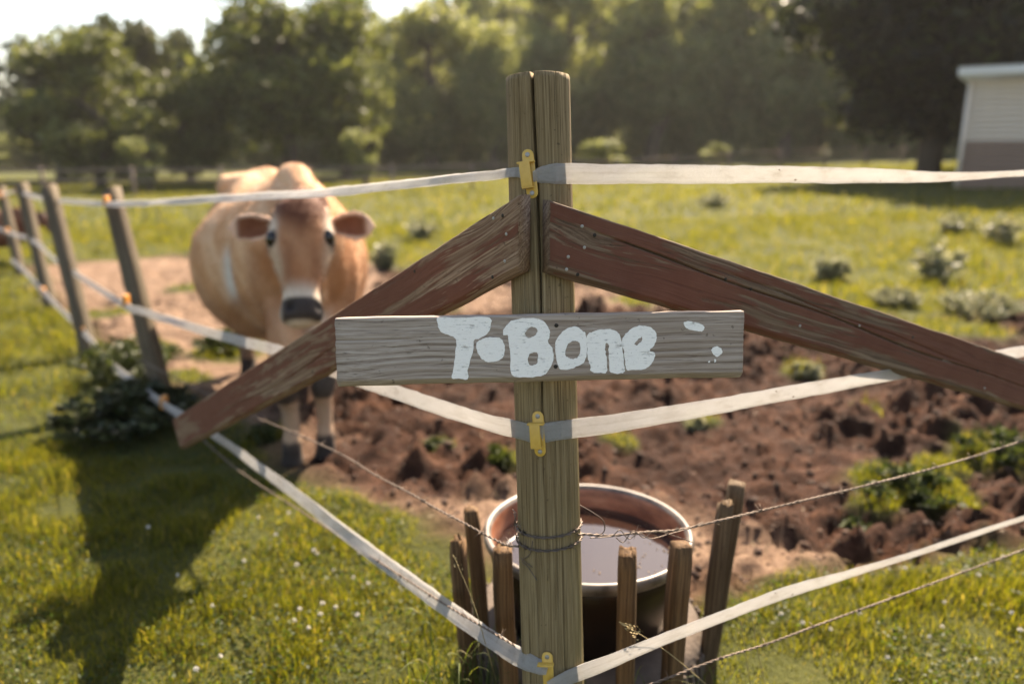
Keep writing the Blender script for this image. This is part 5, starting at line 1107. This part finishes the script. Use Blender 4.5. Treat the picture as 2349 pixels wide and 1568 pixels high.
N = rg.normal(0, 1, (n, 3)); N[:, 2] *= .12; V, F = leaves_np(P, N, rg.uniform(.02, .07, n), rg.uniform(.001, .003, n), rg, 0)
tag(obj('straw', mesh_np('straw', V, [F]), leafmat('dry_straw', [(0, (.14, .095, .05)), (1, (.32, .25, .155))], .2, (1, 1, 1))), 'scattered dry straw on the trodden pale soil', 'straw', kind='stuff')

# clover flowers
M_PETAL = plain('clover_petal', (.72, .68, .62), .7, 0, 300, .12); 
def flower_mesh():
    rg = np.random.default_rng(3); n = 46; d = rg.normal(0, 1, (n, 3)); d /= np.linalg.norm(d, axis=1)[:, None]; d[:, 2] = np.abs(d[:, 2]) * 1.0 - .25
    V, F = leaves_np(d * .002, d, np.full(n, .0078), np.full(n, .0019), rg, .1); return mesh_np('flower_head', V, [F])
FH = flower_mesh(); mb = MB(); mb.add(*tube_vf([(0, 0, -.055), (.002, 0, -.03), (0, 0, 0)], [.0009, .0009, .0009], 5)); FS = mb.mesh('stem')
fl = [(a / 2.0, 1000 / 1.0643 + b / 2.0) for a, b in ((1415, 1000), (1350, 965), (1470, 935), (1375, 912), (1690, 795), (1870, 815), (1640, 945), (1455, 655), (1265, 570), (1530, 730), (1620, 765), (1010, 1130), (975, 900), (815, 760), (680, 540), (1185, 495), (1325, 470), (1650, 650), (1540, 905), (1480, 885), (1440, 640), (1360, 705), (1120, 690), (900, 1190))]
fr_ = [((1400 + a / 1.618) / 1.0643, (700 + b / 1.618) / 1.0643) for a, b in ((1730, 1285), (1465, 1245), (1310, 1110), (1130, 1290), (1455, 1345), (1015, 1350), (905, 1325), (1765, 1355), (1695, 1065), (1600, 1135), (1405, 1385), (820, 1290), (1240, 1470))]
for lst, lab, grp in ((fl, 'white clover flower in the grass left of the corner post', 'clover flowers left of the post'), (fr_, 'white clover flower in the grass right of the tub', 'clover flowers right of the tub')):
    for px, py in lst:
        q = gnd(px, py, .05); z = float(height(q[0:1], q[1:2])[0]) + .052; t = thing('clover_flower', lab, 'flower', (q[0], q[1], z), (RNG.normal(0, .2), RNG.normal(0, .2), RNG.uniform(0, 6)), grp); sc_ = RNG.uniform(.55, .9); t.scale = (sc_, sc_, 1)
        obj('flower_head', FH, M_PETAL, t); obj('stem', FS, M_STEM, t)

# tall grass by the stakes
M_TALL = leafmat('tall_grass_blade', [(0, (.035, .055, .014)), (.5, (.07, .095, .022)), (.85, (.13, .14, .04)), (1, (.30, .24, .12))], .45, (1.5, 1.4, .6))
def clump(label, base, n, h, w, seed, spread=.10):
    rg = np.random.default_rng(seed); root = thing('grass_clump', label, 'grass clump', base, group='tall grass round the stakes'); mb = MB()
    for i in range(n):
        a = rg.uniform(0, 6.28); b0 = np.array([rg.normal(0, spread), rg.normal(0, spread * .7), -.02]); H = h * rg.uniform(.5, 1.15); d = np.array([math.cos(a), math.sin(a), 0]); k = rg.uniform(.25, .9)
        C_ = catmull(np.array([b0, b0 + d * H * .12 * k + UP * H * .5, b0 + d * H * .42 * k + UP * H * .88, b0 + d * H * .95 * k + UP * H * (.95 - .35 * k)]), 4); s = np.cross(d, UP) * math.cos(k * 3) + d * math.sin(k * 3) * .5; ww = w * rg.uniform(.6, 1.2) * np.interp(np.linspace(0, 1, len(C_)), [0, .4, 1], [.8, 1, .05])
        V = np.stack([C_ - s * ww[:, None] / 2, C_ + s * ww[:, None] / 2], 1).reshape(-1, 3); mb.add(V, [(2 * j, 2 * j + 1, 2 * j + 3, 2 * j + 2) for j in range(len(C_) - 1)])
    mb.build('blades', M_TALL, root); return root
for i, (x, y, n, h, l) in enumerate([(-.11, 1.60, 90, .34, 'tall grass round the leftmost stakes'), (-.02, 1.47, 80, .30, 'tall grass before the stake left of the corner post'), (.16, 1.42, 60, .24, 'grass at the foot of the corner post on the right'), (.33, 1.46, 80, .26, 'grass at the foot of the stakes right of the corner post'), (.50, 1.62, 50, .18, 'grass at the foot of the leaning stake pair'), (-.2, 1.75, 40, .15, 'low grass tuft left of the leftmost stakes')]):
    clump(l, (x, y, 0), n, h, .0055, 90 + i, .055)
M_SEED = plain('dry_seed', (.30, .23, .11), .8, 0, 60, .3)
def seed_stalk(label, pts, head):
    pts = np.array(pts); root = thing('seed_stalk', label, 'grass stalk', pts[0], group='grass stalks by the tub'); C_ = catmull(pts, 6) - pts[0]; mb = MB(); mb.add(*tube_vf(C_, np.linspace(.0012, .0006, len(C_)), 5)); mb.build('stalk', M_SEED, root, True)
    rg = np.random.default_rng(len(label)); d = unit(C_[-1] - C_[-4]); P = []; N = []
    for i in range(head):
        f = rg.uniform(0, 1); k = C_[-1] - d * .055 * f; o_ = unit(rg.normal(0, 1, 3)) * .012 * f; P.append(k + o_); N.append(d + o_ * 40)
    V, F = leaves_np(np.array(P), np.array(N), np.full(head, .0075), np.full(head, .0016), rg, .1); obj('seed_head', mesh_np('seed_head', V, [F]), M_SEED, root)
def ap(x, y, d): return at(x, y, d)
seed_stalk('feathery grass seed head before the tub, right of the corner post', [gnd(1700, 1640, .02), ap(1610, 1560, 1.72), ap(1525, 1490, 1.60), ap(1425, 1428, 1.55)], 46)
seed_stalk('thin upright grass stalk crossing the lowest tape by the leaning stakes', [gnd(1760, 1600, .02), ap(1740, 1500, 1.80), ap(1722, 1400, 1.72)], 14)
seed_stalk('second thin grass stalk right beside the leaning stakes', [gnd(1735, 1630, .02), ap(1715, 1530, 1.82), ap(1700, 1425, 1.74)], 10)
seed_stalk('green grass blade arching before the leftmost stakes', [gnd(1150, 1600, .02), ap(1115, 1480, 1.66), ap(1085, 1380, 1.62), ap(1040, 1272, 1.60)], 8)
